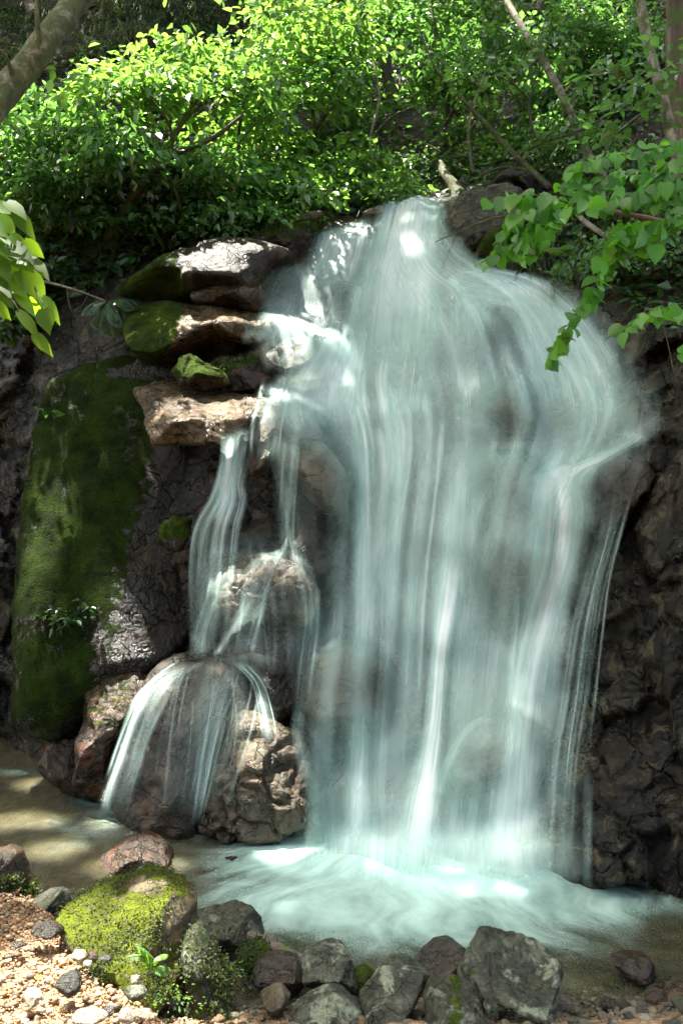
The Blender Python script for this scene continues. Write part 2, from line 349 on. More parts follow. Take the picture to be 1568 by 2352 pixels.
# ------------------------------------------------------------------ rocks
ROCKS = []
def radial(poly, c):
    p = np.array(poly, float) - c; p[:, 1] *= -1; q = np.roll(p, -1, 0); th = np.linspace(-np.pi, np.pi, 721)
    r = np.zeros(721)
    d = np.stack([np.cos(th), np.sin(th)], -1)
    for a, b in zip(p, q):
        e = b - a; den = d[:, 0] * e[1] - d[:, 1] * e[0]
        with np.errstate(divide='ignore', invalid='ignore'):
            s = (a[0] * e[1] - a[1] * e[0]) / den; u = (a[0] * d[:, 1] - a[1] * d[:, 0]) / den
        ok = (np.abs(den) > 1e-9) & (s > 0) & (u >= -1e-6) & (u <= 1 + 1e-6); r = np.where(ok, np.maximum(r, s), r)
    k = np.ones(9) / 9; rr = np.convolve(np.concatenate([r[-13:-1], r, r[1:13]]), k, 'same')[12:-12]
    return th, rr
def rock(name, label, poly, Y, T, mat, cat='rock', sub=5, seed=0, tilt=0., blk=2.6, facets=7, rough=.85, moss=None, group=None, c=None, crack=.0, depth_front=.9, planes=()):
    pa = np.array(poly, float)
    if c is None: c = (pa.min(0) + pa.max(0)) / 2
    th, r = radial(poly, np.array(c)); S, Fc = ico(sub); R = np.random.default_rng(1000 + seed)
    rho = np.hypot(S[:, 0], S[:, 2]); ang = np.arctan2(S[:, 2], S[:, 0])
    u = rho ** (2 / blk); d = np.sign(S[:, 1]) * np.abs(S[:, 1]) ** (2 / blk)
    q = np.stack([u * np.cos(ang), d, u * np.sin(ang)], -1)
    for k in range(facets):
        n = R.normal(size=3); n[1] = -abs(n[1]) - .35; n /= np.linalg.norm(n); h = R.uniform(.62, .86)
        e = q @ n - h; q = q - np.where(e > 0, e * .93, 0)[:, None] * n
    for (a_, b_, c_, h) in planes:
        n = np.array([a_, b_, c_]); n = n / np.linalg.norm(n); e = q @ n - h; q = q - np.where(e > 0, e * .96, 0)[:, None] * n
    uu = np.hypot(q[:, 0], q[:, 2]); aa = np.arctan2(q[:, 2], q[:, 0]); rr = np.interp(aa, th, r) * uu
    s = Y / FPX; C = P(c[0], c[1], Y)
    V = np.stack([C[0] + rr * np.cos(aa) * s, C[1] + q[:, 1] * T * depth_front, C[2] + rr * np.sin(aa) * s], -1)
    y0 = V[:, 1].copy(); V[:, 1] += tilt * (V[:, 2] - C[2]); V[:, 0] *= V[:, 1] / y0; V[:, 2] = CAM_Z + (V[:, 2] - CAM_Z) * V[:, 1] / y0
    size = np.sqrt(np.mean(r ** 2)) * s
    N = vnormals(V, Fc); f = 1 / size
    b2, cr = blocky(V * f * 1.5 + .3 * fbm(V * f * 1.5 + seed, 2)[:, None] + seed * 3.7, seed % 9)
    disp = .075 * fbm(V * f * 1.1 + seed, 4) + .045 * ridged(V * f * 3 + seed, 4) + .014 * ridged(V * f * 13 + seed, 2) + crack * (.16 * b2 - .09 * (1 - sstep(0, .15, cr))) + .016 * fbm(V * f * 9 + seed, 3)
    V = V + N * (disp * size * rough)[:, None]
    N = vnormals(V, Fc)
    D = np.stack([784 + V[:, 0] / V[:, 1] * FPX, 1176 - (V[:, 2] - CAM_Z) / V[:, 1] * FPX], -1)
    mv = (moss(D[:, 0], D[:, 1], N) if moss else -.6) + np.zeros(len(V))
    loc = np.array([V[:, 0].mean(), V[:, 1].mean(), V[:, 2].min()])
    o = mesh_np(name, V, Fc, mat, attrs={'moss': mv, 'soil': np.zeros(len(V))}, loc=loc)
    tag(o, label, cat, group); ROCKS.append((o, V, Fc)); return o
top = lambda a, b=0.: (lambda x, y, N: np.where(N[:, 2] > 0, N[:, 2], 0) * a + b)
allm = lambda v: (lambda x, y, N: np.full(len(x), v))
G1 = 'rocks the waterfall runs over'
rock('rock_ledge', 'highest flat ledge of dark mossy rock, left of the waterfall crest', [(235,640),(300,607),(400,585),(520,575),(610,580),(690,603),(650,625),(620,650),(616,694),(520,696),(430,676),(330,668),(250,665)], 8.4, .75, M_BROWN, 'ledge', 6, 1, 1.2, 3.2, 4, .5, moss=lambda x, y, N: .75 - sstep(330, 560, x) * 1.2 + .3 * sstep(600, 640, y))
rock('rock_ledge', 'short ledge capped with bright green moss under the highest ledge', [(455,662),(490,636),(560,622),(605,640),(612,690),(590,712),(540,708),(500,696),(440,690)], 8.05, .4, M_TAN, 'ledge', 5, 2, .9, moss=lambda x, y, N: 1.1 - sstep(640, 668, y) * 1.6)
rock('rock_ledge', 'middle ledge with pale sunlit lip and dark overhang, left of the falls', [(290,770),(300,718),(380,695),(440,708),(560,710),(640,720),(710,745),(735,772),(640,790),(570,790),(480,775),(430,792),(360,830),(310,815)], 7.95, .65, M_SLAB, 'ledge', 6, 3, 1.2, 3.2, 4, .5, moss=lambda x, y, N: 1.0 - sstep(400, 450, x + .3 * (y - 720)) * 1.7)
rock('mossy_cliff_block', 'huge block of dark wet cliff at the left half coated in deep green moss', [(55,1660),(58,1400),(80,1150),(98,980),(125,885),(190,845),(300,830),(430,838),(500,905),(522,1010),(505,1150),(470,1300),(450,1440),(400,1530),(270,1600),(150,1720)], 7.7, .75, M_WETDARK, 'rock', 6, 4, .35, 3.0, 4, .55, lambda x, y, N: .95 - sstep(270, 470, x + .22 * (y - 1050)) * 1.35 - sstep(1640, 1850, y + .4 * x) * 1.0 - .9 * np.exp(-(((x - 330) / 110) ** 2 + ((y - 855) / 18) ** 2)) - .35 * (fbm(np.stack([x * .012, y * .006, 0 * x], -1), 3) > .25), crack=.14)
rock('rock_slab', 'sunlit wet orange slab sloping out beside the mossy cliff block', [(280,880),(340,862),(430,858),(520,872),(540,900),(640,925),(660,950),(590,990),(500,1018),(350,1016),(322,955)], 7.3, .5, M_SLAB, 'slab', 6, 5, 1.8, 3.2, 5, .5, lambda x, y, N: -.5 + .9 * np.exp(-(((x - 440) / 50) ** 2 + ((y - 875) / 22) ** 2)), crack=.5, planes=((0,-.75,.65,.30),(.4,-.8,.4,.5)))
rock('rock', 'orange rock knob with a cap of bright yellow moss', [(474,852),(500,830),(545,820),(605,825),(625,868),(585,897),(520,902),(488,885)], 7.6, .28, M_BROWN, seed=6, tilt=.6, moss=lambda x, y, N: 1.2 - sstep(845, 862, y + .25 * (x - 520)) * 2, group=G1)
rock('rock', 'small knobbly rock with moss tufts above the sunlit slab', [(385,850),(410,822),(440,815),(470,835),(515,855),(530,880),(470,892),(410,882)], 7.4, .25, M_TAN, seed=7, tilt=.8, sub=5, crack=.4, moss=lambda x, y, N: .9 - sstep(860, 885, y) * 1.3, group=G1)
rock('rock', 'stepped tan rock with water skimming over it right of the moss capped knob', [(550,815),(600,790),(690,782),(770,790),(790,840),(745,885),(640,890),(570,870)], 7.75, .4, M_TAN, seed=55, tilt=1.0, sub=6, blk=3.2, facets=5, rough=.6, group=G1)
rock('rock', 'low wet rock shelf just left of the egg shaped boulder', [(520,960),(580,930),(660,935),(720,960),(740,1000),(680,1020),(590,1020),(530,1000)], 7.25, .35, M_TAN, seed=56, tilt=1.0, sub=6, blk=3.2, facets=5, rough=.6, group=G1)
rock('boulder', 'smooth egg shaped grey boulder standing in the middle of the falls', [(622,1062),(645,1018),(700,998),(745,1022),(785,1070),(806,1115),(790,1180),(740,1178),(690,1120),(648,1100)], 6.95, .38, M_TAN, 'boulder', 5, 8, .5, 2.2, 2, .7, group=G1)
rock('rock', 'dark brown rock face below the smooth egg shaped boulder', [(665,1140),(740,1160),(768,1205),(764,1300),(735,1380),(690,1330),(655,1250)], 6.98, .32, M_BROWN, seed=9, tilt=.2, crack=.5, group=G1)
rock('rock', 'wet ridge rock at the top of the thin left cascade', [(555,1010),(600,967),(660,957),(697,1000),(645,1050),(580,1095)], 7.2, .3, M_TAN, seed=10, tilt=.6, crack=.3, group=G1)
rock('rock', 'small rounded rock splitting the thin left cascade', [(485,1195),(515,1152),(560,1158),(580,1190),(562,1222),(505,1222)], 6.95, .22, M_BROWN, seed=11, tilt=.5, group=G1)
rock('rock', 'small moss topped rock left of the thin cascade', [(350,1255),(372,1205),(400,1180),(440,1190),(432,1230),(415,1268)], 7.0, .25, M_BROWN, seed=12, tilt=.5, moss=lambda x, y, N: .75 - .9 * sstep(1225, 1265, y), group=G1)
rock('boulder', 'lumpy pale boulder wrapped by thin veils of water', [(485,1330),(500,1288),(560,1266),(640,1280),(700,1308),(735,1362),(718,1420),(660,1455),(600,1442),(540,1445),(488,1405)], 6.72, .42, M_TAN, 'boulder', 6, 13, .5, crack=.35, group=G1)
rock('rock', 'dark brown rock column under the lumpy pale boulder', [(490,1450),(540,1425),(650,1440),(722,1410),(742,1450),(722,1545),(685,1605),(640,1660),(600,1630),(560,1545),(490,1515)], 6.62, .36, M_BROWN, sub=6, seed=14, tilt=.2, crack=.5, group=G1)
rock('boulder', 'rounded dark boulder at the lower left with water sheeting down', [(225,1850),(268,1722),(308,1602),(365,1528),(440,1505),(530,1513),(592,1560),(614,1612),(604,1685),(545,1755),(490,1880),(440,1940),(380,1910)], 6.5, .5, M_BROWN, 'boulder', 6, 15, .35, 2.4, 4, .9, lambda x, y, N: -.1 - .5 * sstep(300, 400, x), group=G1)
rock('rock', 'red stained rock with green moss at the left foot of the falls', [(178,1810),(195,1660),(188,1570),(230,1520),(330,1515),(352,1560),(312,1645),(275,1745),(245,1850)], 6.75, .35, M_RUST, sub=6, seed=16, tilt=.3, crack=.4, moss=lambda x, y, N: .46 - .4 * sstep(285, 330, x) - .3 * sstep(1640, 1760, y), group=G1)
rock('rock', 'rusty low rock at the pool edge on the far left', [(90,1760),(120,1700),(180,1690),(215,1740),(235,1850),(180,1830),(110,1790)], 6.85, .3, M_RUST, seed=17, tilt=.3, crack=.4, moss=allm(-.1), group=G1)
rock('boulder', 'cracked pale brown boulder at the foot of the falls', [(435,1915),(478,1850),(510,1742),(560,1657),(625,1668),(692,1708),(735,1780),(775,1835),(728,1905),(655,1955),(560,1985),(495,1965)], 6.1, .42, M_TAN, 'boulder', 6, 18, .35, 2.4, 7, 1.15, crack=.75, group=G1)
rock('boulder', 'tan boulder seen through the left veil of the falls', [(685,1590),(718,1512),(800,1480),(872,1508),(898,1562),(875,1645),(800,1700),(718,1680)], 6.45, .36, M_TAN, 'boulder', seed=19, tilt=.3, group=G1)
rock('boulder', 'rounded boulder glimpsed behind the lower right veil', [(1025,1770),(1058,1682),(1120,1640),(1190,1648),(1245,1720),(1248,1835),(1205,1920),(1058,1900)], 5.95, .36, M_TAN, 'boulder', seed=20, tilt=.3, group=G1)
rock('rock', 'angular rock parting the right hand chute of the falls', [(1340,1105),(1348,1070),(1400,1038),(1475,1025),(1510,1060),(1475,1135),(1445,1195),(1380,1245),(1352,1185)], 6.1, .4, M_BROWN, seed=21, tilt=.4, crack=.4, group=G1)
rock('rock', 'upright tan rib of rock under the right half of the veil', [(1145,1065),(1180,1048),(1232,1085),(1255,1160),(1245,1300),(1205,1425),(1150,1455),(1115,1300)], 6.42, .34, M_TAN, seed=22, tilt=.2, crack=.3, group=G1)
rock('rock', 'domed rock lip bulging under the upper right veil', [(1110,905),(1150,860),(1200,862),(1230,910),(1225,985),(1150,1008),(1115,965)], 6.95, .32, M_TAN, seed=23, tilt=.3, group=G1)
rock('boulder', 'black wet boulder right of the waterfall crest', [(1022,600),(1028,505),(1060,452),(1120,428),(1200,432),(1245,472),(1205,545),(1120,610)], 8.3, .55, M_CLIFF, 'boulder', 6, 24, .6, moss=lambda x, y, N: .5 * sstep(1110, 1180, x) - .3, group=G1)
rock('boulder', 'low dark boulder behind the black wet boulder at the crest', [(1080,446),(1110,412),(1160,396),(1232,390),(1268,432),(1200,466),(1100,466)], 9.1, .45, M_CLIFF, 'boulder', 5, 25, .6, moss=allm(.1), group=G1)
rock('rock', 'mossy crest rock on the left brink of the falls', [(520,588),(560,545),(640,520),(722,513),(745,530),(720,575),(690,605),(600,590)], 8.75, .5, M_BROWN, sub=6, seed=26, tilt=.8, moss=lambda x, y, N: .45 + .4 * np.clip(N[:, 2], 0, 1) - .5 * sstep(545, 570, y), group=G1)
rock('rock', 'yellow mossed rock sloping down beside the black crest boulder', [(1085,600),(1110,545),(1150,495),(1185,475),(1200,510),(1170,560),(1130,612)], 8.0, .3, M_BROWN, seed=27, tilt=.7, moss=lambda x, y, N: .9 - sstep(570, 600, y), group=G1)
rock('rock', 'small tan stone at the very lip of the crest', [(830,497),(850,478),(878,474),(885,492),(862,508)], 8.75, .14, M_TAN, sub=4, seed=28, group=G1)
# foreground stones
G2 = 'stones along the near shore'
mossT = lambda lim, hi=.9: (lambda x, y, N: hi * sstep(lim[0], lim[1], N[:, 2]))
rock('mossy_boulder', 'big boulder furred with yellow green moss on the gravel bank', [(115,2128),(164,2096),(193,2070),(234,2049),(278,2046),(319,2021),(351,2033),(410,2068),(441,2099),(438,2134),(446,2187),(450,2300),(433,2345),(380,2320),(337,2251),(258,2206),(190,2176),(132,2142)], 3.72, .40, M_MOSSY, 'boulder', 6, 31, .5, 3.2, 3, .8, planes=((-.25,-.55,.8,.42),(.85,-.5,.1,.62),(-.15,-.85,.45,.5),(.1,-.95,-.2,.62)), moss=lambda x, y, N: .43 + .30 * np.clip(N[:, 2], -.3, 1) - .5 * np.exp(-(((x - 330) / 45) ** 2 + ((y - 2035) / 20) ** 2)) - .9 * sstep(.55, .9, N[:, 0]) * sstep(2060, 2120, 2180 - y + 2060))
rock('mossy_boulder', 'low mossy rock hugging the right flank of the big mossy boulder', [(425,2150),(450,2130),(478,2185),(505,2250),(530,2330),(520,2400),(440,2400),(428,2280)], 3.72, .22, M_OLIVE, 'boulder', 6, 32, .3, moss=allm(.45), crack=.3)
rock('rock', 'mossy rock cut by the left edge on the near shore', [(-45,1965),(0,1955),(15,1950),(36,1965),(48,2002),(50,2030),(78,2062),(62,2072),(20,2080),(-45,2080)], 4.4, .2, M_BROWN, seed=33, moss=lambda x, y, N: sstep(2000, 2035, y) * 1.3 - .2, group=G2)
rock('rock', 'small dark angular rock between gravel and pool on the left', [(72,2070),(105,2052),(140,2047),(166,2065),(172,2088),(140,2096),(100,2090)], 4.35, .12, M_OLIVE, seed=34, group=G2, moss=allm(0), planes=((-.3,-.6,.75,.4),(.6,-.7,0,.4)))
rock('rock', 'broad dark grey rock jutting into the pool beside the mossy boulder', [(438,2114),(475,2100),(519,2089),(543,2085),(560,2096),(580,2099),(597,2124),(606,2156),(602,2180),(572,2190),(519,2184),(469,2178),(450,2145)], 4.45, .22, M_OLIVE, sub=6, seed=35, tilt=.4, facets=9, group=G2, crack=.25, moss=allm(-.15), planes=((-.1,-.45,.88,.35),(.8,-.6,0,.5),(-.1,-.9,-.4,.5)))
rock('rock', 'low rock topped with vivid green moss next to driftwood', [(536,2218),(554,2187),(601,2172),(628,2199),(607,2222),(560,2228)], 4.2, .15, M_OLIVE, seed=36, tilt=.6, moss=allm(.8), group=G2)
rock('rock', 'nearly black rock with a mossy face left of the grey round rock', [(582,2230),(601,2209),(630,2201),(682,2208),(697,2232),(704,2262),(683,2284),(654,2282),(620,2268),(587,2252)], 4.0, .17, M_DARKSTONE, seed=37, moss=lambda x, y, N: .25, group=G2, tilt=.3, planes=((0,-.5,.85,.45),(0,-.9,-.35,.5)))
rock('rock', 'grey round topped rock with a black shaded underside', [(690,2214),(712,2194),(742,2180),(759,2175),(789,2184),(808,2215),(814,2244),(820,2292),(783,2302),(724,2298),(704,2262),(697,2235)], 3.9, .2, M_GREY, sub=6, seed=38, tilt=.4, facets=6, group=G2, crack=.2, moss=lambda x, y, N: -.5 + .7 * sstep(2240, 2280, y), planes=((0,-.55,.8,.5),(0,-.75,-.65,.30),(.8,-.6,.1,.7)))
rock('rock', 'small pale tan rock among grit below the mossy rocks', [(593,2292),(625,2273),(645,2269),(665,2291),(662,2317),(636,2336),(611,2322)], 3.68, .1, M_TAN, sub=5, seed=39, facets=9, group=G2, moss=allm(-.1), crack=.3)
rock('rock', 'bluish rock cut off by the bottom edge under the grey round rock', [(672,2330),(721,2303),(753,2290),(777,2290),(812,2314),(829,2328),(832,2372),(768,2392),(710,2392),(668,2365)], 3.55, .2, M_GREY, sub=6, seed=40, tilt=.5, facets=9, group=G2, moss=lambda x, y, N: -.3 + .6 * sstep(800, 830, x), planes=((-.3,-.6,.75,.42),(.5,-.8,.1,.5)))
rock('rock', 'little blue grey chip of rock among dark grit', [(585,2255),(607,2240),(632,2256),(628,2275),(605,2275)], 3.95, .07, M_GREY, sub=4, seed=41, group=G2)
rock('rock', 'small green mossed stone wedged behind the tall slab', [(812,2236),(838,2223),(864,2244),(840,2290),(817,2296)], 3.95, .1, M_OLIVE, sub=5, seed=42, moss=allm(.65), group=G2)
rock('rock', 'tall blue grey slab leaning on its neighbours in the middle foreground', [(828,2310),(875,2242),(897,2219),(940,2215),(986,2250),(988,2285),(935,2375),(862,2400),(834,2370)], 3.62, .2, M_GREY, sub=6, seed=43, tilt=.5, blk=3.2, facets=7, group=G2, moss=lambda x, y, N: -.6 + .9 * sstep(880, 850, x), planes=((-.15,-.8,.55,.36),(.85,-.5,-.15,.5),(-.9,-.4,.2,.7)))
rock('rock', 'chocolate brown wet rock at the water edge', [(950,2224),(999,2176),(1038,2169),(1068,2190),(1085,2219),(1070,2280),(999,2288),(975,2258)], 4.05, .2, M_DARKSTONE, sub=6, seed=44, tilt=.4, facets=6, group=G2, planes=((-.4,-.55,.7,.45),(.3,-.9,-.2,.5)))
rock('rock', 'largest pale lichened rock in the foreground with sharp facets', [(1056,2275),(1087,2205),(1109,2164),(1145,2164),(1223,2184),(1293,2234),(1298,2253),(1289,2310),(1272,2400),(1150,2420),(1080,2340)], 3.66, .3, M_GREY, sub=6, seed=45, tilt=.45, blk=3.2, facets=9, group=G2, crack=.3, moss=lambda x, y, N: -.45 + 1.1 * np.exp(-(((x - 1080) / 28) ** 2 + ((y - 2235) / 18) ** 2)) + .7 * sstep(2300, 2340, y + .1 * (x - 1150)), planes=((.12,-.62,.78,.34),(-.25,-.85,-.45,.36),(.85,-.5,.05,.72)))
rock('rock', 'rounded olive rock with green moss patches at the bottom edge', [(974,2305),(989,2278),(1048,2262),(1096,2286),(1110,2322),(1105,2380),(989,2390)], 3.52, .18, M_OLIVE, sub=6, seed=46, tilt=.3, moss=lambda x, y, N: .0 + .6 * np.exp(-((x - 1045) / 25) ** 2), group=G2, planes=((0,-.55,.8,.5),(.1,-.9,-.3,.6)))
rock('stone', 'small square pale stone in front of the largest rock', [(1109,2314),(1121,2299),(1142,2307),(1141,2332),(1116,2334)], 3.5, .05, M_GREY, 'stone', 4, 47, group=G2, blk=4)
rock('rock', 'black wet rock breaking the still water near the right edge', [(1405,2207),(1438,2199),(1488,2201),(1504,2219),(1505,2252),(1455,2256),(1420,2232)], 4.2, .13, M_DARKSTONE, sub=5, seed=48, group=G2, crack=.3)
rock('rock', 'rusty tan rock at the right edge of the shore', [(1482,2290),(1535,2268),(1568,2260),(1610,2275),(1620,2310),(1568,2316),(1505,2318)], 3.95, .12, M_BROWN, sub=5, seed=49, group=G2)
rock('stone', 'yellowish flat stone in the shallows at lower right', [(1364,2308),(1389,2294),(1415,2301),(1406,2321),(1372,2322)], 3.85, .06, M_TAN, 'stone', 4, 50, group=G2)
rock('stone', 'long brown wedge stone in the shallows at lower right', [(1414,2304),(1433,2296),(1464,2328),(1458,2342),(1426,2334)], 3.8, .06, M_BROWN, 'stone', 4, 51, group=G2)
rock('stone', 'dark wet stone under the right edge rust rock', [(1545,2312),(1580,2295),(1620,2300),(1620,2352),(1560,2350)], 3.75, .1, M_OLIVE, 'stone', 4, 52, group=G2)
rock('rock', 'rust coloured rock rising from the shallow pool at the left', [(205,2000),(245,1962),(290,1937),(335,1925),(377,1944),(395,1975),(360,2012),(290,2020)], 5.62, .28, M_RUST, sub=6, seed=53, tilt=.8, facets=4, moss=lambda x, y, N: -.2)
rock('rock', 'drowned orange rock just under the pool surface', [(440,2000),(480,1975),(540,1972),(570,1990),(540,2020),(470,2025)], 5.6, .2, M_RUST, sub=5, seed=54, tilt=.8, facets=4)
# ------------------------------------------------------------------ how far the stone is, seen along rays: the water clings to it
_V, _F, _o = [terV.reshape(-1, 3)], [grid_faces(len(GX), len(GY))], 0
_o = len(_V[0])
for ob, v, f in ROCKS:
    _V.append(v); _F.append(np.concatenate([f, f[:, 2:]], 1) + _o); _o += len(v)
_polys = [tuple(map(int, r)) if r[2] != r[3] else tuple(map(int, r[:3])) for r in np.concatenate(_F)]
STONE = BVHTree.FromPolygons(np.concatenate(_V).tolist(), _polys)
WX = np.arange(180, 1568, 7.0); WY = np.arange(400, 2120, 7.0)
dep = np.zeros((len(WY), len(WX)))
cpos = Vector((0, 0, CAM_Z))
for j, y in enumerate(WY):
    for i, x in enumerate(WX):
        d = Vector(((x - 784) / FPX, 1, (1176 - y) / FPX)); d.normalize()
        h = STONE.ray_cast(cpos, d)[0]; dep[j, i] = h.y if h is not None else 9
def blur(a, k):
    for ax in (0, 1):
        b = np.pad(a, [(k, k) if q == ax else (0, 0) for q in (0, 1)], mode='edge'); c = np.cumsum(np.insert(b, 0, 0, ax), ax)
        a = (np.take(c, range(2 * k + 1, c.shape[ax]), ax) - np.take(c, range(0, c.shape[ax] - 2 * k - 1), ax)) / (2 * k + 1)
    return a
def minf(a, k):
    for ax in (0, 1):
        b = np.pad(a, [(k, k) if q == ax else (0, 0) for q in (0, 1)], mode='edge'); n = a.shape[ax]
        a = np.min([np.take(b, range(s, s + n), ax) for s in range(2 * k + 1)], 0)
    return a
wat = minf(dep, 1)
for j in range(1, len(WY)): wat[j] = np.minimum(wat[j], wat[j - 1] + .006)       # falling water does not follow the stone back in
wat = np.minimum(blur(wat, 3), minf(dep, 1) + .03)
wat = blur(wat, 1)
def water_y(x, y):
    fx = np.clip((np.asarray(x, float) - WX[0]) / 7, 0, len(WX) - 2.001); fy = np.clip((np.asarray(y, float) - WY[0]) / 7, 0, len(WY) - 2.001)
    i = fx.astype(int); j = fy.astype(int); a = fx - i; b = fy - j
    return (wat[j, i] * (1 - a) + wat[j, i + 1] * a) * (1 - b) + (wat[j + 1, i] * (1 - a) + wat[j + 1, i + 1] * a) * b

def fall_mat():
    t = NT('silky falling water')
    uv = t.n('UVMap'); uv.uv_map = 'UVMap'
    def streak(su, sv, det, off):
        m = t.n('Mapping'); t.set(m, 'Vector', uv.outputs[0]); m.inputs['Scale'].default_value = (su, sv, 1); m.inputs['Location'].default_value = (off, off * .7, 0)
        return t.noise(1, det, .6, m.outputs[0], 0.)
    a = streak(10, .35, 3, 3.); b = streak(42, .45, 4, 7.); c = streak(2.5, 1.0, 4, 11.)
    s = t.math('ADD', t.math('MULTIPLY', t.maprange(a, .25, .75), .50), t.math('MULTIPLY', t.maprange(b, .25, .75), .30))
    s = t.math('ADD', s, t.math('MULTIPLY', t.maprange(c, .25, .75), .35))
    # sheets stay soft: the streaks only thin or thicken them
    al = t.math('MULTIPLY', t.attr('dens'), t.maprange(s, .25, .95, .30, 1.25, False)); al = t.math('MINIMUM', al, .93)
    al = t.math('MULTIPLY', al, t.attr('edge'), clamp=True)
    df = t.n('BsdfDiffuse'); tr = t.n('BsdfTranslucent'); col = t.mix(t.maprange(al, .15, .85, 0., 1., False), (.62, .84, .775), (.92, .96, .94))      # aerated water is whiter where it is thick
    t.set(df, 'Color', col); t.set(tr, 'Color', col)
    bn = t.bump(s, .25, .03); t.set(df, 'Normal', bn)
    m1 = t.n('MixShader'); t.set(m1, 0, .42); t.t.links.new(df.outputs[0], m1.inputs[1]); t.t.links.new(tr.outputs[0], m1.inputs[2])
    gl = t.n('BsdfGlossy'); t.set(gl, 'Roughness', .38); t.set(gl, 'Normal', bn); m2 = t.n('MixShader'); t.set(m2, 0, .07)
    t.t.links.new(m1.outputs[0], m2.inputs[1]); t.t.links.new(gl.outputs[0], m2.inputs[2])
    tp = t.n('BsdfTransparent'); m3 = t.n('MixShader'); t.set(m3, 0, al)
    t.t.links.new(tp.outputs[0], m3.inputs[1]); t.t.links.new(m2.outputs[0], m3.inputs[2])
    return t.done(m3.outputs[0])
M_FALL = fall_mat()
_sn = [0]
# where the water thins over bulging stone (-) and where it piles up white on landing (+)
WIN = [(1150, 945, 75, 75, -.8), (1185, 1150, 45, 110, -.75), (1125, 1340, 50, 120, -.65), (1190, 1340, 40, 100, -.7), (1135, 775, 45, 75, -.8), (860, 1580, 45, 80, -.75), (1125, 1760, 75, 85, -.6), (1300, 970, 90, 70, -.55), (900, 1500, 25, 120, -.4), (1335, 1500, 40, 200, -.5), (1430, 1130, 65, 85, -.85), (580, 1320, 105, 48, -.75), (575, 1560, 45, 60, -.4),
       (725, 1085, 75, 100, -.9), (620, 1330, 90, 60, -.45), (735, 1280, 55, 130, -.8), (800, 1590, 80, 90, -.55), (1050, 1250, 30, 150, -.3), (830, 760, 40, 50, -.4), (670, 650, 60, 40, -.4),
       (962, 640, 45, 90, .8), (775, 870, 45, 45, .9), (1020, 1400, 28, 70, .9), (905, 930, 110, 22, .8), (1010, 880, 40, 30, .5), (1285, 1110, 55, 35, .9), (1190, 660, 60, 30, .6), (830, 1900, 60, 90, .5), (960, 1880, 60, 110, .6), (1170, 1930, 60, 90, .5), (880, 1715, 30, 40, .5), (525, 1110, 40, 30, .6)]
def stream(name, root, stations, layers=2, off=.03, gap=.04, fade=(.10, .08), soft=.28):
    """a sheet of water between a left and a right edge that slides down the stone: stations of (xl, yl, xr, yr, density)"""
    S = np.array(stations, float); parts_ = []; L = np.hypot(np.diff(S[:, [0, 2]].mean(1)), np.diff(S[:, [1, 3]].mean(1))).sum()
    nv = int(max(12, L / 6)); C = catmull(S, nv); W = np.hypot(S[:, 2] - S[:, 0], S[:, 3] - S[:, 1]).mean(); nu = int(np.clip(W / 7, 8, 60))
    Vs, Fs, UVs, de, ed = [], [], [], [], []; o = 0
    for k in range(layers):
        _sn[0] += 1; sd = _sn[0]
        u = np.linspace(0, 1, nu); v = np.linspace(0, 1, nv); wd = 1 + .10 * k
        uu = (u - .5) * wd + .5 + .0 * k
        x = C[:, 0, None] + (C[:, 2] - C[:, 0])[:, None] * uu; y = C[:, 1, None] + (C[:, 3] - C[:, 1])[:, None] * uu
        Y = water_y(x, y)
        Y = Y - off - gap * k - .02 * np.sin(np.pi * u)[None] - .012 * fbm(np.stack([x * .02, y * .004, 0 * x + sd], -1), 3)
        p = P(x, y, Y); Vs.append(p.reshape(-1, 3)); Fs.append(grid_faces(nu, nv) + o); o += nu * nv
        wm = np.linalg.norm(p[:, -1] - p[:, 0], axis=1)
        ln = np.concatenate([[0], np.cumsum(np.linalg.norm(np.diff(p[:, nu // 2], axis=0), axis=1))])
        UVs.append(np.stack([(u[None] - .5) * (.4 * wm + .6 * wm.mean())[:, None] + sd * 3.13, ln[:, None] + 0 * x + sd * 1.7], -1).reshape(-1, 2))
        dn = C[:, 4, None] + 0 * x
        for (a_, b_, sa, sb, g_) in WIN: dn = dn * (1 + g_ * np.exp(-((x - a_) / sa) ** 2 - ((y - b_) / sb) ** 2))
        de.append(np.clip(dn, 0, 1.2).ravel())
        jag = .06 * fbm(np.stack([x * .03, y * .01, 0 * x + sd * 2.2], -1), 3)
        e = sstep(0, soft, u[None] + jag) * sstep(0, soft, 1 - u[None] + jag)
        e = e * sstep(0, fade[0], v[:, None] + jag) * sstep(0, fade[1], 1 - v[:, None] + jag * .5); ed.append(e.ravel())
    loc = np.array(root.location)
    ob = mesh_np(name, np.concatenate(Vs), np.concatenate(Fs)[:, ::-1], M_FALL, attrs={'dens': np.concatenate(de), 'edge': np.concatenate(ed)}, uv=np.concatenate(UVs), loc=loc)
    ob.parent = root; ob.location = (0, 0, 0); return ob
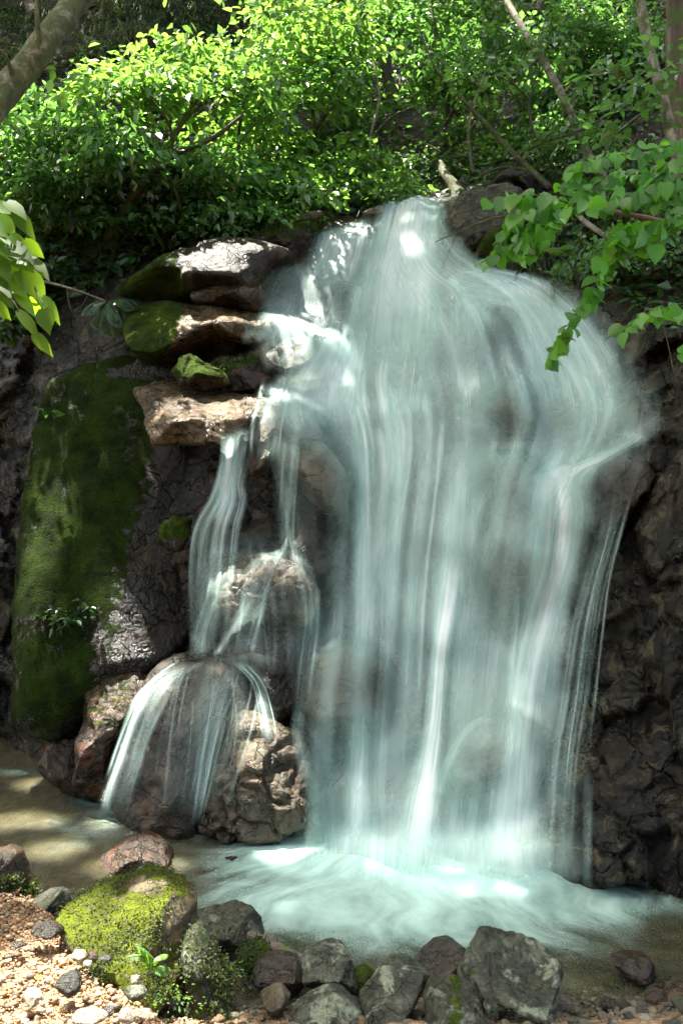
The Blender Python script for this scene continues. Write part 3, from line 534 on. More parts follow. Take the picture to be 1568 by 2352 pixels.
def bundle(root, stations, k, seed, wpx=(14, 30), d=.55):
    """a faint sheet broken into fine strands that run inside it"""
    R = np.random.default_rng(seed); S = np.array(stations, float); T = S.copy(); T[:, 4] *= .8
    stream('veil', root, T, 1, .02, .025, soft=.5, fade=(.10, .14))
    for i in range(int(k * 1.9)):
        u0 = R.uniform(.08, .92); u1 = np.clip(u0 + R.normal() * .12, .05, .95); us = np.linspace(u0, u1, len(S)); w = R.uniform(*wpx) / 2 * .62
        x = S[:, 0] + (S[:, 2] - S[:, 0]) * us; y = S[:, 1] + (S[:, 3] - S[:, 1]) * us; a = 0 if R.random() < .6 else 1; b = len(S) if R.random() < .6 or len(S) - a < 4 else len(S) - 1
        q = np.stack([x - w, y, x + w, y, np.clip(S[:, 4] * R.uniform(.6, 1.5), 0, d)], -1)[a:b]
        stream('strand', root, q, 1, R.uniform(.03, .06), soft=.5, fade=(.2, .25))
wf = thing('waterfall', 'broad silky waterfall pouring over the cliff from the crest down to the pool', 'waterfall', P(950, 1980, 5.6))
FAN = [(868,484,1018,466,0.167),(842,560,1034,540,0.273),(812,630,1125,612,0.299),(790,700,1255,645,0.299),(765,780,1355,730,0.273),(735,860,1418,830,0.229),(740,940,1462,930,0.220),(765,1040,1425,1050,0.220),(772,1150,1350,1150,0.229),(768,1300,1322,1300,0.229),(765,1450,1312,1450,0.220),(758,1600,1290,1600,0.194),(745,1800,1275,1800,0.211),(748,1900,1268,1900,0.246),(748,2010,1262,2015,0.299)]
stream('broad_veil', wf, FAN, 3, .035, .035, fade=(.05, .01), soft=.10)
_R = np.random.default_rng(33); _F = catmull(FAN, 120)
for k in range(70):           # white strands that gather where the water strikes a ledge and thin out below it
    u0 = _R.uniform(.05, .95); u1 = np.clip(u0 + _R.normal() * .02, .03, .97); a = int(_R.choice([18, 28, 36, 42, 52, 60, 72]) + _R.integers(-5, 6)); b = min(119, a + int(_R.uniform(22, 60))); rows = np.linspace(a, b, 5).astype(int); us = np.linspace(u0, u1, 5)
    x = _F[rows, 0] + (_F[rows, 2] - _F[rows, 0]) * us; y = _F[rows, 1] + (_F[rows, 3] - _F[rows, 1]) * us; w = _R.uniform(10, 38) * np.array([1.5, 1.0, .9, 1.0, 1.3]); d = _R.uniform(.35, 1.0) * np.array([.8, 1, .8, .6, .4])
    stream('strand', wf, np.stack([x - w, y, x + w, y, d], -1), 1, _R.uniform(.05, .10), fade=(.16, .4), soft=.5)
stream('crest_chute', wf, [(905,444,975,447,.5),(878,470,1018,464,.8),(856,520,1022,510,.85),(838,580,1020,580,.85),(812,640,1022,640,.8),(790,700,1034,700,.7),(772,760,1046,760,.55),(766,830,1056,830,.5),(760,930,1064,930,.4)], 2, fade=(.03, .3), soft=.3)
stream('white_strand', wf, [(910,560,995,560,.4),(915,640,1012,640,.7),(912,720,1018,720,.6),(905,800,1010,800,.5),(890,900,1000,900,.45),(870,980,1010,980,.35)], 2, .06, .03, fade=(.2, .2), soft=.4)
stream('crest_step', wf, [(722,530,880,484,.2),(714,560,870,538,.5),(704,596,856,590,.5),(680,630,840,640,.35),(650,680,830,690,.2)], 2, fade=(.12, .3))
stream('left_step', wf, [(645,605,800,580,.15),(617,640,800,640,.35),(602,690,800,690,.35),(588,735,800,740,.5),(566,770,800,775,.35),(570,800,800,810,.2)], 2, fade=(.15, .25))
stream('left_step', wf, [(556,738,800,735,.4),(570,780,806,780,.3),(585,830,810,830,.2),(600,860,810,880,.15)], 1, fade=(.2, .3))
stream('left_veil', wf, [(690,745,880,720,.3),(680,800,875,790,.5),(630,860,870,850,.55),(595,915,862,915,.5),(600,960,858,970,.45),(670,1020,860,1030,.4),(740,1100,860,1110,.35),(750,1220,850,1230,.3)], 2, fade=(.15, .3), soft=.35)
stream('white_strand', wf, [(730,770,830,760,.3),(735,840,830,830,.6),(725,900,815,900,.5),(700,970,790,970,.3)], 1, .06, fade=(.2, .25), soft=.4)
stream('white_strand', wf, [(815,1000,897,1000,.3),(808,1150,884,1150,.5),(802,1350,880,1350,.6),(798,1600,868,1600,.65),(782,1800,860,1800,.7),(764,1985,858,1985,.75)], 2, .07, .03, fade=(.25, .02), soft=.45)
stream('white_strand', wf, [(1015,930,1110,930,.3),(1012,1100,1104,1100,.5),(1012,1250,1082,1250,.7),(1000,1380,1060,1380,1),(985,1500,1036,1500,1),(975,1640,1026,1640,1),(948,1760,1020,1760,1),(918,1860,1016,1860,1),(888,1990,1012,1990,1)], 3, .07, fade=(.15, .02), soft=.45)
stream('shoulder_fall', wf, [(1015,630,1160,628,.4),(1022,690,1150,690,.5),(1034,760,1110,740,.45),(1046,840,1140,840,.35),(1055,930,1150,930,.5),(1050,1010,1150,1010,.4)], 2)
stream('shoulder_veil', wf, [(1020,672,1030,610,.4),(1090,705,1120,608,.7),(1165,725,1222,636,.8),(1182,775,1318,690,.7),(1190,840,1398,780,.55),(1196,920,1445,880,.45),(1205,1000,1475,965,.38),(1230,1085,1440,1060,.3)], 2, fade=(.08, .25), soft=.35)
stream('right_chute', wf, [(1440,950,1525,945,.3),(1400,1010,1508,1000,.5),(1320,1058,1420,1052,.65),(1230,1085,1356,1108,.95),(1214,1180,1362,1190,1),(1212,1290,1338,1300,1),(1184,1400,1306,1400,1),(1152,1520,1276,1520,1),(1132,1650,1258,1650,.95),(1110,1780,1252,1780,.9),(1090,1900,1252,1900,.9),(1082,2010,1240,2015,.85)], 2, .06, .03, fade=(.1, .02), soft=.42)
stream('thin_veil', wf, [(1110,1010,1240,1040,.3),(1085,1150,1235,1180,.3),(1050,1300,1225,1320,.38),(1030,1450,1195,1450,.4),(1025,1600,1165,1600,.35),(1020,1750,1145,1750,.3),(1010,1900,1120,1900,.45),(1000,2000,1110,2005,.6)], 2, fade=(.1, .02))
stream('arching_strand', wf, [(1120,1628,1150,1655,.5),(1060,1662,1092,1690,.8),(1015,1735,1050,1755,.8),(975,1830,1025,1845,.8)], 1, .05, soft=.4)
stream('thin_strand', wf, [(745,1225,800,1190,.3),(738,1360,806,1360,.4),(730,1480,800,1480,.35),(716,1600,780,1600,.25),(700,1720,780,1720,.3),(700,1850,790,1850,.35),(710,1985,800,1985,.45)], 2, fade=(.1, .02), soft=.45)
stream('thin_strand', wf, [(672,1600,720,1590,.25),(664,1680,712,1680,.35),(676,1760,730,1760,.35),(704,1840,760,1840,.3),(712,1960,770,1960,.35)], 1, fade=(.15, .1), soft=.5)
stream('thin_strand', wf, [(1085,705,1185,705,.25),(1092,780,1190,780,.2),(1100,860,1195,860,.25)], 1, fade=(.1, .3))
stream('spray', wf, [(700,1870,1290,1880,0.),(690,1925,1290,1940,.40),(680,1965,1300,1978,.6),(670,1995,1310,2010,.4),(670,2022,1310,2036,.0)], 3, .14, .14, fade=(.3, .1), soft=.25)
stream('thin_veil', wf, [(590,960,780,950,.12),(600,1060,780,1060,.22),(640,1200,775,1200,.24),(650,1350,770,1350,.22),(650,1500,765,1500,.2),(655,1640,760,1640,.16)], 1, .03, fade=(.2, .3), soft=.4)
lc = thing('side_cascade', 'narrow side cascade splitting into strands over boulders on the left', 'cascade', P(400, 1880, 6.4))
bundle(lc, [(498,980,600,968,.7),(503,1040,580,1038,.7),(492,1100,562,1108,.75),(472,1150,568,1150,.7),(438,1210,555,1210,.6),(428,1280,545,1280,.5),(428,1380,530,1380,.42),(432,1515,515,1512,.35)], 7, 301, (14, 36))
stream('white_strand', lc, [(508,985,552,980,.5),(506,1040,548,1040,.9),(500,1100,545,1105,.9),(492,1150,540,1150,.8),(470,1200,510,1200,.4)], 1, .05, soft=.5)
bundle(lc, [(625,1005,700,998,.4),(622,1090,690,1100,.5),(628,1180,680,1180,.5),(628,1262,676,1262,.45)], 4, 302)
bundle(lc, [(600,1258,668,1258,.28),(565,1310,650,1305,.3),(545,1370,635,1365,.34),(535,1450,615,1450,.4),(525,1508,600,1505,.3)], 5, 303)
stream('strand', lc, [(600,1300,640,1290,.25),(560,1370,600,1360,.45),(520,1440,556,1440,.6),(482,1508,515,1505,.55)], 1, .045, soft=.5)
bundle(lc, [(480,1300,562,1274,.4),(465,1380,530,1360,.4),(440,1450,505,1440,.4),(434,1515,495,1510,.35)], 4, 304)
bundle(lc, [(650,1272,700,1266,.3),(680,1315,730,1310,.3),(690,1370,752,1365,.3),(690,1440,755,1440,.3),(680,1520,745,1520,.28),(668,1640,728,1640,.22)], 3, 305)
bundle(lc, [(590,870,760,850,.35),(575,930,740,930,.35),(560,990,720,1000,.3),(560,1060,700,1080,.22)], 6, 312, (14, 40))
bundle(lc, [(430,1230,690,1190,.2),(425,1350,720,1330,.2),(430,1460,730,1450,.18),(440,1540,720,1560,.14)], 5, 313, (14, 40))
bundle(lc, [(380,1530,520,1505,.4),(305,1602,420,1565,.4),(268,1700,360,1690,.35),(238,1790,330,1790,.3),(224,1866,300,1880,.3)], 5, 306, (14, 28), .6)
stream('white_strand', lc, [(395,1522,440,1508,.3),(336,1575,370,1548,.7),(298,1655,326,1636,.85),(266,1745,292,1730,.8),(242,1810,266,1806,.8),(226,1866,254,1870,.8)], 2, .04, .02, soft=.5, fade=(.12, .06))
bundle(lc, [(400,1522,600,1515,.26),(365,1600,612,1600,.2),(345,1700,590,1690,.16),(335,1880,520,1880,.12)], 9, 307, (10, 22), .42)
bundle(lc, [(455,1562,565,1556,.3),(450,1650,530,1650,.34),(438,1750,505,1745,.34),(424,1895,470,1895,.3)], 4, 308, (10, 20), .5)
bundle(lc, [(515,1512,590,1525,.35),(570,1565,618,1572,.4),(590,1640,636,1640,.3),(600,1710,645,1710,.18)], 3, 309, (8, 18))
rs = thing('seep', 'thin trickles sliding down the craggy rock right of the main chute', 'trickle', P(1320, 2020, 5.3))
bundle(rs, [(1368,1110,1475,1075,.45),(1368,1220,1432,1220,.4),(1330,1350,1404,1330,.35),(1300,1450,1392,1430,.42),(1276,1600,1372,1600,.35),(1250,1760,1352,1760,.25),(1238,2010,1336,2015,.3)], 6, 310)
stream('trickle', rs, [(1330,1740,1366,1740,.1),(1332,1850,1364,1850,.22),(1332,1950,1362,1950,.2),(1330,2040,1362,2040,.15)], 1, soft=.5, fade=(.3, .1))

# ------------------------------------------------------------------ the pool
def pool_mat():
    t = NT('murky pool water and foam'); uv = t.n('UVMap'); uv.uv_map = 'UVMap'; p = t.pos()
    m = t.n('Mapping'); t.set(m, 'Vector', uv.outputs[0]); m.inputs['Scale'].default_value = (5, 1.3, 1)
    s1 = t.noise(1, 6, .6, m.outputs[0], .7)
    m2 = t.n('Mapping'); t.set(m2, 'Vector', uv.outputs[0]); m2.inputs['Scale'].default_value = (14, 4, 1)
    s2 = t.noise(1, 5, .6, m2.outputs[0], .5); s3 = t.noise(2.2, 5, .55, p, .8)
    s = t.math('ADD', t.math('MULTIPLY', s1, .45), t.math('ADD', t.math('MULTIPLY', s2, .25), t.math('MULTIPLY', s3, .3)))
    f = t.math('ADD', t.attr('foam'), t.math('MULTIPLY', t.math('SUBTRACT', s, .5), 2.6))
    f = t.math('MULTIPLY', t.maprange(f, .0, 1.25, 0., .93, False), t.maprange(t.attr('foam'), 0., .25))
    df = t.n('BsdfDiffuse'); t.set(df, 'Color', (.58, .82, .76))
    rip = t.bump(t.math('ADD', t.noise(3.5, 3, .45, p, .6), t.math('MULTIPLY', s, t.attr('foam'))), .22, .05)
    t.set(df, 'Normal', rip)
    b = t.n('BsdfPrincipled'); t.set(b, 'Base Color', t.mix(t.maprange(t.attr('foam'), .03, .5), t.mix(t.math('ADD', t.attr('silt'), t.math('MULTIPLY', t.math('SUBTRACT', t.noise(.9, 4, .5, p), .5), .6), clamp=True), (.040, .052, .018), (.10, .092, .038)), (.17, .33, .29)))
    t.set(b, 'Roughness', .09); t.set(b, 'IOR', 1.33); t.set(b, 'Normal', rip); t.set(b, 'Alpha', t.attr('murk'))
    x = t.n('MixShader'); t.set(x, 0, f); t.t.links.new(b.outputs[0], x.inputs[1]); t.t.links.new(df.outputs[0], x.inputs[2])
    return t.done(x.outputs[0])
xs = np.linspace(-8.8, 8.8, 10)[:0]
xs = np.concatenate([np.linspace(-8.8, -3.2, 30, endpoint=False), np.linspace(-3.2, 2.8, 400, endpoint=False), np.linspace(2.8, 8.8, 30)]); ys = np.linspace(3.3, 9.6, 380)
X, Y = np.meshgrid(xs, ys); dx = 784 + X / Y * FPX; dy = 1176 + CAM_Z / Y * FPX
ga = lambda x, y, sx, sy: np.exp(-(((dx - x) / sx) ** 2 + ((dy - y) / sy) ** 2))
foam = .85 * ga(840, 1978, 260, 34) + .56 * ga(960, 2040, 300, 70) + .65 * ga(1130, 2018, 220, 38) + .30 * ga(800, 2115, 200, 70) + .26 * ga(1010, 2120, 220, 70) + .26 * ga(1300, 2070, 170, 50) + .3 * ga(610, 2070, 150, 60) \
    + .65 * ga(255, 1838, 60, 10) + .6 * ga(350, 1868, 90, 14) + .5 * ga(440, 1912, 70, 14) + .6 * ga(650, 1945, 70, 24) + .3 * ga(60, 1775, 90, 9) + .25 * ga(1450, 2085, 130, 30) + .16 * ga(1250, 2150, 240, 70) + .14 * ga(250, 1900, 220, 60)
foam = np.clip(foam, 0, 1.5)
pp = np.stack([X, Y, 0 * X], -1)
Z = .022 * np.clip(foam, 0, 1.2) * (1 + .8 * fbm(pp * 2.6, 3)) + .035 * (ga(800, 1985, 130, 22) + ga(960, 1995, 150, 22) + ga(1170, 2020, 130, 22)) + .006 * fbm(pp * 2.2, 3)
murk = np.clip(1 - np.exp(-(0.0 - ground_z(X, Y)) * 20.), .25, .985)
cx, cyy = .42, 6.3; ang = np.arctan2(X - cx, cyy - Y); rad = np.hypot(X - cx, Y - cyy)
pool = mesh_np('water', np.stack([X, Y, Z], -1).reshape(-1, 3), grid_faces(len(xs), len(ys)), pool_mat(), attrs={'foam': foam, 'murk': murk, 'silt': sstep(.3, -1.6, X)}, uv=np.stack([ang + .25 * fbm(pp * .9, 3), rad], -1).reshape(-1, 2))
tag(pool, 'plunge pool, milky teal foam under the falls and murky olive water at the sides', kind='structure')
# ------------------------------------------------------------------ leaves
def leaf_mat(name, top, glow, rough=.34, tl=.45, var=.5, spec=.6):
    t = NT(name); tone = t.attr('tone')
    def v(c): return t.mix(t.maprange(tone, 0., 1., 0., 1., False), tuple(a * (1 - var) for a in c), tuple(a * (1 + var) for a in c))
    b = t.n('BsdfPrincipled'); t.set(b, 'Base Color', v(top)); t.set(b, 'Roughness', rough); t.set(b, 'Specular IOR Level', spec)
    tr = t.n('BsdfTranslucent'); t.set(tr, 'Color', v(glow)); x = t.n('MixShader'); t.set(x, 0, tl)
    t.t.links.new(b.outputs[0], x.inputs[1]); t.t.links.new(tr.outputs[0], x.inputs[2]); return t.done(x.outputs[0])
L_TREE = leaf_mat('broadleaf green', (.055, .125, .035), (.17, .38, .06), .27, .42, .5, .8)
L_BRIGHT = leaf_mat('fresh yellow green leaf', (.075, .15, .035), (.24, .47, .06), .27, .45, .5, .8)
L_DARK = leaf_mat('glossy dark green leaf', (.028, .070, .018), (.08, .18, .025), .30, .32)
L_NEAR = leaf_mat('heart leaf', (.042, .16, .014), (.15, .43, .02), .40, .5, .4, .45)
L_NEARY = leaf_mat('sun bleached yellow green leaf', (.05, .115, .008), (.20, .34, .012), .55, .6, .45, .3)
L_FERN = leaf_mat('fern frond', (.05, .13, .02), (.22, .42, .03), .5, .45, .4)
L_GRASS = leaf_mat('bank grass', (.045, .075, .02), (.10, .16, .03), .5, .35, .5)
L_LITTER = leaf_mat('dead leaf', (.13, .075, .04), (.10, .05, .02), .8, .15, .6)
_h = np.array([[0, 0], [.30, .42], [.66, .40], [1.05, 0], [.66, -.40], [.30, -.42]])
def leaf_geo(B, A, Nn, L, W, fold=.22, droop=.18):
    """B base points, A axis, Nn normal (unit rows), L length, W width"""
    B = np.asarray(B, float); n = len(B); A = A / np.linalg.norm(A, axis=1)[:, None]
    S = np.cross(Nn, A); S /= np.linalg.norm(S, axis=1)[:, None] + 1e-9; U = np.cross(A, S)
    V = np.empty((n, 6, 3))
    for k, (a, s) in enumerate(_h):
        V[:, k] = B + A * (L * a)[:, None] + S * (W * s)[:, None] + U * (L * (fold * abs(s) - droop * a * a))[:, None]
    i = np.arange(n)[:, None] * 6
    F_ = np.concatenate([i + np.array([0, 1, 2, 3]), i + np.array([0, 3, 4, 5])])
    return V.reshape(-1, 3), F_
def sphere_dirs(n, R):
    d = R.normal(size=(n, 3)); return d / np.linalg.norm(d, axis=1)[:, None]
def blob_leaves(blobs, n, L, R, spray=32, sr=.36, tilt=.30, flat=.10):
    """layered sprays of leaves through ellipsoids (x, y, depth, rx px, ry px, r depth m)"""
    w = np.array([b[3] * b[4] * b[2] ** 2 for b in blobs], float); w /= w.sum(); Bs, As, Ns = [], [], []
    for b, m in zip(blobs, R.multinomial(max(1, n // spray), w)):
        C = P(b[0], b[1], b[2]); rad = np.array([b[3] / FPX * b[2], b[5], b[4] / FPX * b[2]])
        for k in range(m):
            d = sphere_dirs(1, R)[0]; d[2] = d[2] * .8 + .15; o = d * R.uniform(.25, 1.0) ** .6
            c = C + o * rad; g = np.array([o[0] * rad[0], o[1] * rad[1], 0]); g = g / (np.linalg.norm(g) + 1e-6)
            up = np.array([0, 0, 1.]) + R.normal(size=3) * .22 + g * .25; up /= np.linalg.norm(up)
            th = R.uniform(0, 2 * np.pi, spray); rr = np.sqrt(R.random(spray)) * sr * R.uniform(.6, 1.25)
            a = np.cross(up, [0.3, .9, .1]); a /= np.linalg.norm(a); bb = np.cross(up, a)
            off = a * (np.cos(th) * rr)[:, None] + bb * (np.sin(th) * rr)[:, None]
            p = c + off + up * (R.normal(size=spray) * sr * flat - rr ** 2 * .45 / sr * .5)[:, None]
            ax = off / (rr[:, None] + 1e-6) * .7 + g * .5 + R.normal(size=(spray, 3)) * .45; ax[:, 2] -= .25
            nn = up + R.normal(size=(spray, 3)) * tilt
            Bs.append(p); As.append(ax); Ns.append(nn / np.linalg.norm(nn, axis=1)[:, None])
    B = np.concatenate(Bs); k = len(B); l = L * R.uniform(.6, 1.25, k)
    return leaf_geo(B, np.concatenate(As), np.concatenate(Ns), l, l * R.uniform(.55, .75, k))
LIT = """470 592 8.35 14;530 588 8.35 20;590 592 8.3 22;635 605 8.2 14;520 645 8 22;570 645 8 22;540 670 8 20;470 725 7.9 26;530 728 7.9 32;590 735 7.9 32;650 750 7.9 30;690 760 7.8 18;510 840 7.6 20;545 835 7.6 14
440 840 7.35 12;480 930 7.3 26;400 940 7.3 18;440 985 7.3 18;520 960 7.3 24;575 960 7.3 20;520 1005 7.1 16;570 1000 7.1 18;540 1060 7.1 12;520 1120 7 14
640 1870 6 24;620 1800 6 16;600 1690 6.1 16;290 1540 6.7 15;320 1570 6.7 12;370 1560 6.5 14;330 1620 6.5 10;270 1760 6.5 9;245 1835 6.5 14;90 1800 7.2 20;60 1880 6.4 24;30 1950 5.8 22;120 1950 5.8 30;200 1840 6.8 18
320 1950 5.6 36;260 1965 5.6 22;250 2090 3.7 55;310 2110 3.7 55;220 2140 3.7 45;330 2175 3.6 40;200 2100 3.7 30;375 2120 3.7 30;60 2180 3.5 70;150 2230 3.4 80;60 2270 3.3 90;160 2320 3.2 90;260 2300 3.25 60;30 2340 3.1 80;310 2330 3.2 40;60 2040 4.4 18;335 2215 3.4 22
60 560 2.7 80;60 660 2.7 60;110 740 2.7 35;20 490 2.7 50;135 1130 7.4 9;110 1190 7.3 8
430 90 8.6 60;520 110 8.8 80;620 90 9.3 90;720 60 10 90;640 130 9.3 60;300 130 8.6 60;220 160 8.6 50;150 200 8.6 40;380 150 8.6 50;460 170 8.6 40;800 120 10.3 50;840 180 10.5 25
100 350 8.6 50;40 400 8.6 50;80 440 9 40;230 290 8.4 40;40 300 8.5 40;600 280 9.9 50;640 330 9.7 35;600 400 9.0 50;700 420 9.3 50;820 380 9.8 60;560 460 8.9 40;920 435 9.5 50;620 490 8.8 30;280 330 8.5 28;500 490 8.9 22
980 110 11.8 70;1000 60 11.9 60;1040 130 11.8 60;950 150 11.8 40;1080 190 11.9 30;1100 300 11.8 16;1160 330 11.2 26;840 30 11.5 50;1400 50 11 24;1250 200 10 14;1040 425 9.7 12;1380 140 10.8 20;690 505 8.8 30;1200 60 10 22
440 100 8.6 100;600 90 9.5 110;300 150 8.5 70;200 210 8.4 60;70 370 8.6 80;590 430 9 60;820 380 9.8 70;990 100 11.9 70;820 90 10.4 60;920 430 9.5 60;700 420 9.4 50"""
def _surf(r):
    h = STONE.ray_cast(cpos, Vector(((r[0] - 784) / FPX, 1, (1176 - r[1]) / FPX)).normalized())[0]; return h.y if h is not None else r[2]
LITW = "900 490 8.5 22;965 520 8.4 26;955 590 8.2 15;960 650 8.1 24;968 720 8 24;940 800 7.6 18;770 790 7.7 22;776 860 7.6 26;730 745 7.8 20;640 690 8.2 18;1020 1390 6.5 24;1065 1320 6.5 12;880 1715 6.1 12;660 1938 5.9 13;780 2015 5.4 10;1065 2020 5.4 14;720 1050 6.9 20;920 890 7.4 14"
NW = len(LITW.split(';'))
lit = np.array([[float(a) for a in s.split()] for s in (LITW + ';' + LIT.replace('\n', ';')).split(';') if s.strip()]); 
for r_ in lit:
    if r_[1] > 470 and r_[2] > 4.5 and not 10 < r_[2]: r_[2] = min(_surf(r_), CAM_Z * FPX / max(r_[1] - 1176, 1) if r_[1] > 1700 else 99)
LC = P(lit[:, 0], lit[:, 1], lit[:, 2]); LR = lit[:, 3] / FPX * lit[:, 2]
STL = [(c, r) for c, r, q in zip(LC, LR, lit) if q[1] > 520 and q[2] > 4.5]
GAPS = [(705, 270, 62, 40), (930, 290, 85, 70), (900, 180, 40, 60), (1330, 400, 130, 40), (300, 50, 330, 40), (120, 60, 160, 90), (330, 455, 70, 26), (180, 560, 120, 40), (1170, 250, 35, 45), (470, 250, 50, 22), (250, 240, 60, 16), (1480, 300, 60, 60)]      # dark hollows in the wood
def thin(V, L):
    """leave out the leaves that would stand in the sun's way to the lit ledges and water"""
    q = V.reshape(-1, 6, 3); c0 = q.mean(1); keep = np.ones(len(q), bool)
    for c, r in STL:
        d = c0 - c; s = d @ SUN; keep &= ~((s > .25) & (np.linalg.norm(d - s[:, None] * SUN, axis=1) < r * .9 + L * .3))
    px_ = 784 + c0[:, 0] / c0[:, 1] * FPX; py_ = 1176 - (c0[:, 2] - CAM_Z) / c0[:, 1] * FPX; g = np.zeros(len(q))
    for (a, b, sa, sb) in GAPS: g = np.maximum(g, np.exp(-((px_ - a) / sa) ** 4 - ((py_ - b) / sb) ** 4))
    keep &= (np.random.default_rng(len(q)).random(len(q)) > g * .9) | (c0[:, 1] < 6)
    q = q[keep]; i = np.arange(len(q))[:, None] * 6
    return q.reshape(-1, 3), np.concatenate([i + np.array([0, 1, 2, 3]), i + np.array([0, 3, 4, 5])])
def tones(nv, k, R): return np.repeat(R.random(nv // k), k)
def crown(name, root, blobs, n, L, mat, seed, clump=True, **kw):
    R = np.random.default_rng(seed)
    if clump and n > 700:          # boughs with gaps of shade between them
        sub = []
        for b in blobs:
            for k in range(7):
                d = R.normal(size=3) * .5; f = R.uniform(.28, .46); sub.append((b[0] + d[0] * b[3], b[1] + d[1] * b[4] * 1.15, b[2] + d[2] * b[5], b[3] * f * 1.15, b[4] * f * .8, b[5] * f))
        blobs = sub
    V, F_ = blob_leaves(blobs, n, L, R, **kw); V, F_ = thin(V, L)
    o = mesh_np(name, V, F_, mat, attrs={'tone': tones(len(V), 6, R)}, loc=np.array(root.location), smooth=False)
    o.parent = root; o.location = (0, 0, 0); return o
def bark_mat(name, c1, c2, c3, sc=1., stripe=3.):
    t = NT(name); p = t.pos(); m = t.n('Mapping'); t.set(m, 'Vector', p); m.inputs['Scale'].default_value = (9 * sc, 9 * sc, 9 * sc / stripe)
    a = t.noise(1, 7, .65, m.outputs[0], .3); b_ = t.noise(6 * sc, 6, .6, p, .4)
    c = t.ramp(a, [(.33, c1), (.52, c2), (.72, c3)]); c = t.mix(t.maprange(b_, .5, .62), c, (.05, .075, .012))
    b = t.n('BsdfPrincipled'); t.set(b, 'Base Color', c); t.set(b, 'Roughness', .85); t.set(b, 'Normal', t.bump(a, .8, .02)); return t.done(b.outputs[0])
K_PALE = bark_mat('pale mottled bark', (.06, .05, .03), (.17, .15, .10), (.36, .34, .27), 1.6, 1.2)
K_DARK = bark_mat('dark bark', (.018, .013, .008), (.05, .038, .022), (.11, .085, .055), 1.3, 3)
K_CEDAR = bark_mat('stringy cedar bark', (.025, .016, .010), (.10, .065, .042), (.24, .17, .12), 1.2, 9)
K_LICHEN = bark_mat('mossy lichen bark', (.018, .024, .005), (.06, .062, .018), (.20, .195, .12), 2.2, 1.2)
K_DRIFT = bark_mat('wet driftwood', (.03, .022, .016), (.10, .075, .055), (.20, .16, .125), 2.5, .4)
def limb(name, root, pts, rpx, mat, n=8, rough=.12, sub=None):
    """pts: (x, y, depth) reference pixels; rpx: radii in pixels at the first depth"""
    a = np.array(pts, float); W = P(a[:, 0], a[:, 1], a[:, 2]); r = [q / FPX * a[0, 2] for q in rpx]
    geo = [tube(W, r, n, rough=rough, seed=len(pts))]
    for s in sub or []:
        b = np.array(s[0], float); geo.append(tube(P(b[:, 0], b[:, 1], b[:, 2]), [q / FPX * b[0, 2] for q in s[1]], 6, rough=.08))
    V, F_ = merge(geo); o = mesh_np(name, V, F_, mat, loc=np.array(root.location)); o.parent = root; o.location = (0, 0, 0); return o
def tree(label, base, name='tree', cat='tree', group=None): return thing(name, label, cat, P(*base), group)

# ------------------------------------------------------------------ trees
G3 = 'trees on the wooded slope'
t = tree('thick mossy trunk leaning up into the top left corner', (-60, 290, 4.6))
limb('trunk', t, [(-90, 330, 4.55), (-30, 262, 4.6), (30, 190, 4.7), (75, 140, 4.75), (112, 85, 4.8), (160, 25, 4.95), (230, -60, 5.1)], [40, 37, 35, 33, 31, 30, 30], K_LICHEN, 14, .16)
limb('branch', t, [(80, 132, 4.72), (88, 90, 4.7), (86, 40, 4.68), (83, -30, 4.66)], [10, 7, 5.5, 4.5], K_LICHEN)
limb('branch', t, [(34, 188, 4.66), (22, 150, 4.6), (5, 120, 4.55), (-40, 90, 4.5)], [8, 5, 4, 3], K_LICHEN)
t = tree('forked slender tree arching right over the left bank, bright leafy crown', (240, 560, 8.95), group=G3)
limb('trunk', t, [(232, 585, 9.05), (262, 520, 8.9), (300, 455, 8.75), (350, 395, 8.6), (405, 352, 8.5), (490, 316, 8.4), (560, 262, 8.3)], [15, 13, 11, 9, 8, 6, 3], K_DARK, sub=[
    ([(300, 470, 8.8), (350, 400, 8.75), (395, 325, 8.7), (440, 255, 8.7), (520, 210, 8.7), (600, 175, 8.7)], [9, 8, 7, 6, 4, 2]), ([(395, 355, 8.5), (390, 290, 8.4), (350, 230, 8.3), (300, 170, 8.3)], [5, 4, 3, 1.5]),
    ([(440, 255, 8.7), (470, 190, 8.7), (460, 120, 8.7)], [4, 3, 1.5])])
crown('crown', t, [(430, 90, 8.7, 70, 42, .5), (330, 140, 8.5, 110, 45, .7), (520, 130, 8.7, 110, 55, .8), (610, 100, 9.0, 90, 60, .8), (220, 190, 8.4, 120, 50, .7), (400, 210, 8.5, 160, 60, .8), (560, 200, 8.8, 90, 45, .6)], 3600, .088, L_BRIGHT, 11)
t = tree('spreading low tree with grey green layered sprays at the far left', (90, 520, 9.2), group=G3)
limb('trunk', t, [(95, 560, 9.3), (105, 470, 9.0), (85, 390, 8.8), (120, 320, 8.6), (190, 270, 8.4)], [9, 8, 7, 5, 3], K_DARK, sub=[([(100, 440, 8.95), (40, 380, 8.6), (-30, 350, 8.4)], [6, 4, 2]), ([(90, 390, 8.8), (150, 400, 8.4), (230, 370, 8.2)], [4, 3, 1.5])])
crown('crown', t, [(60, 330, 8.5, 110, 45, .6), (180, 290, 8.4, 120, 50, .7), (90, 250, 8.5, 110, 40, .6), (60, 420, 8.6, 120, 40, .6), (260, 330, 8.5, 90, 40, .6), (20, 280, 8.5, 80, 60, .6)], 3300, .085, L_TREE, 12)
t = tree('sunlit leafy tree glowing yellow green at the top centre', (735, 350, 10.6), group=G3)
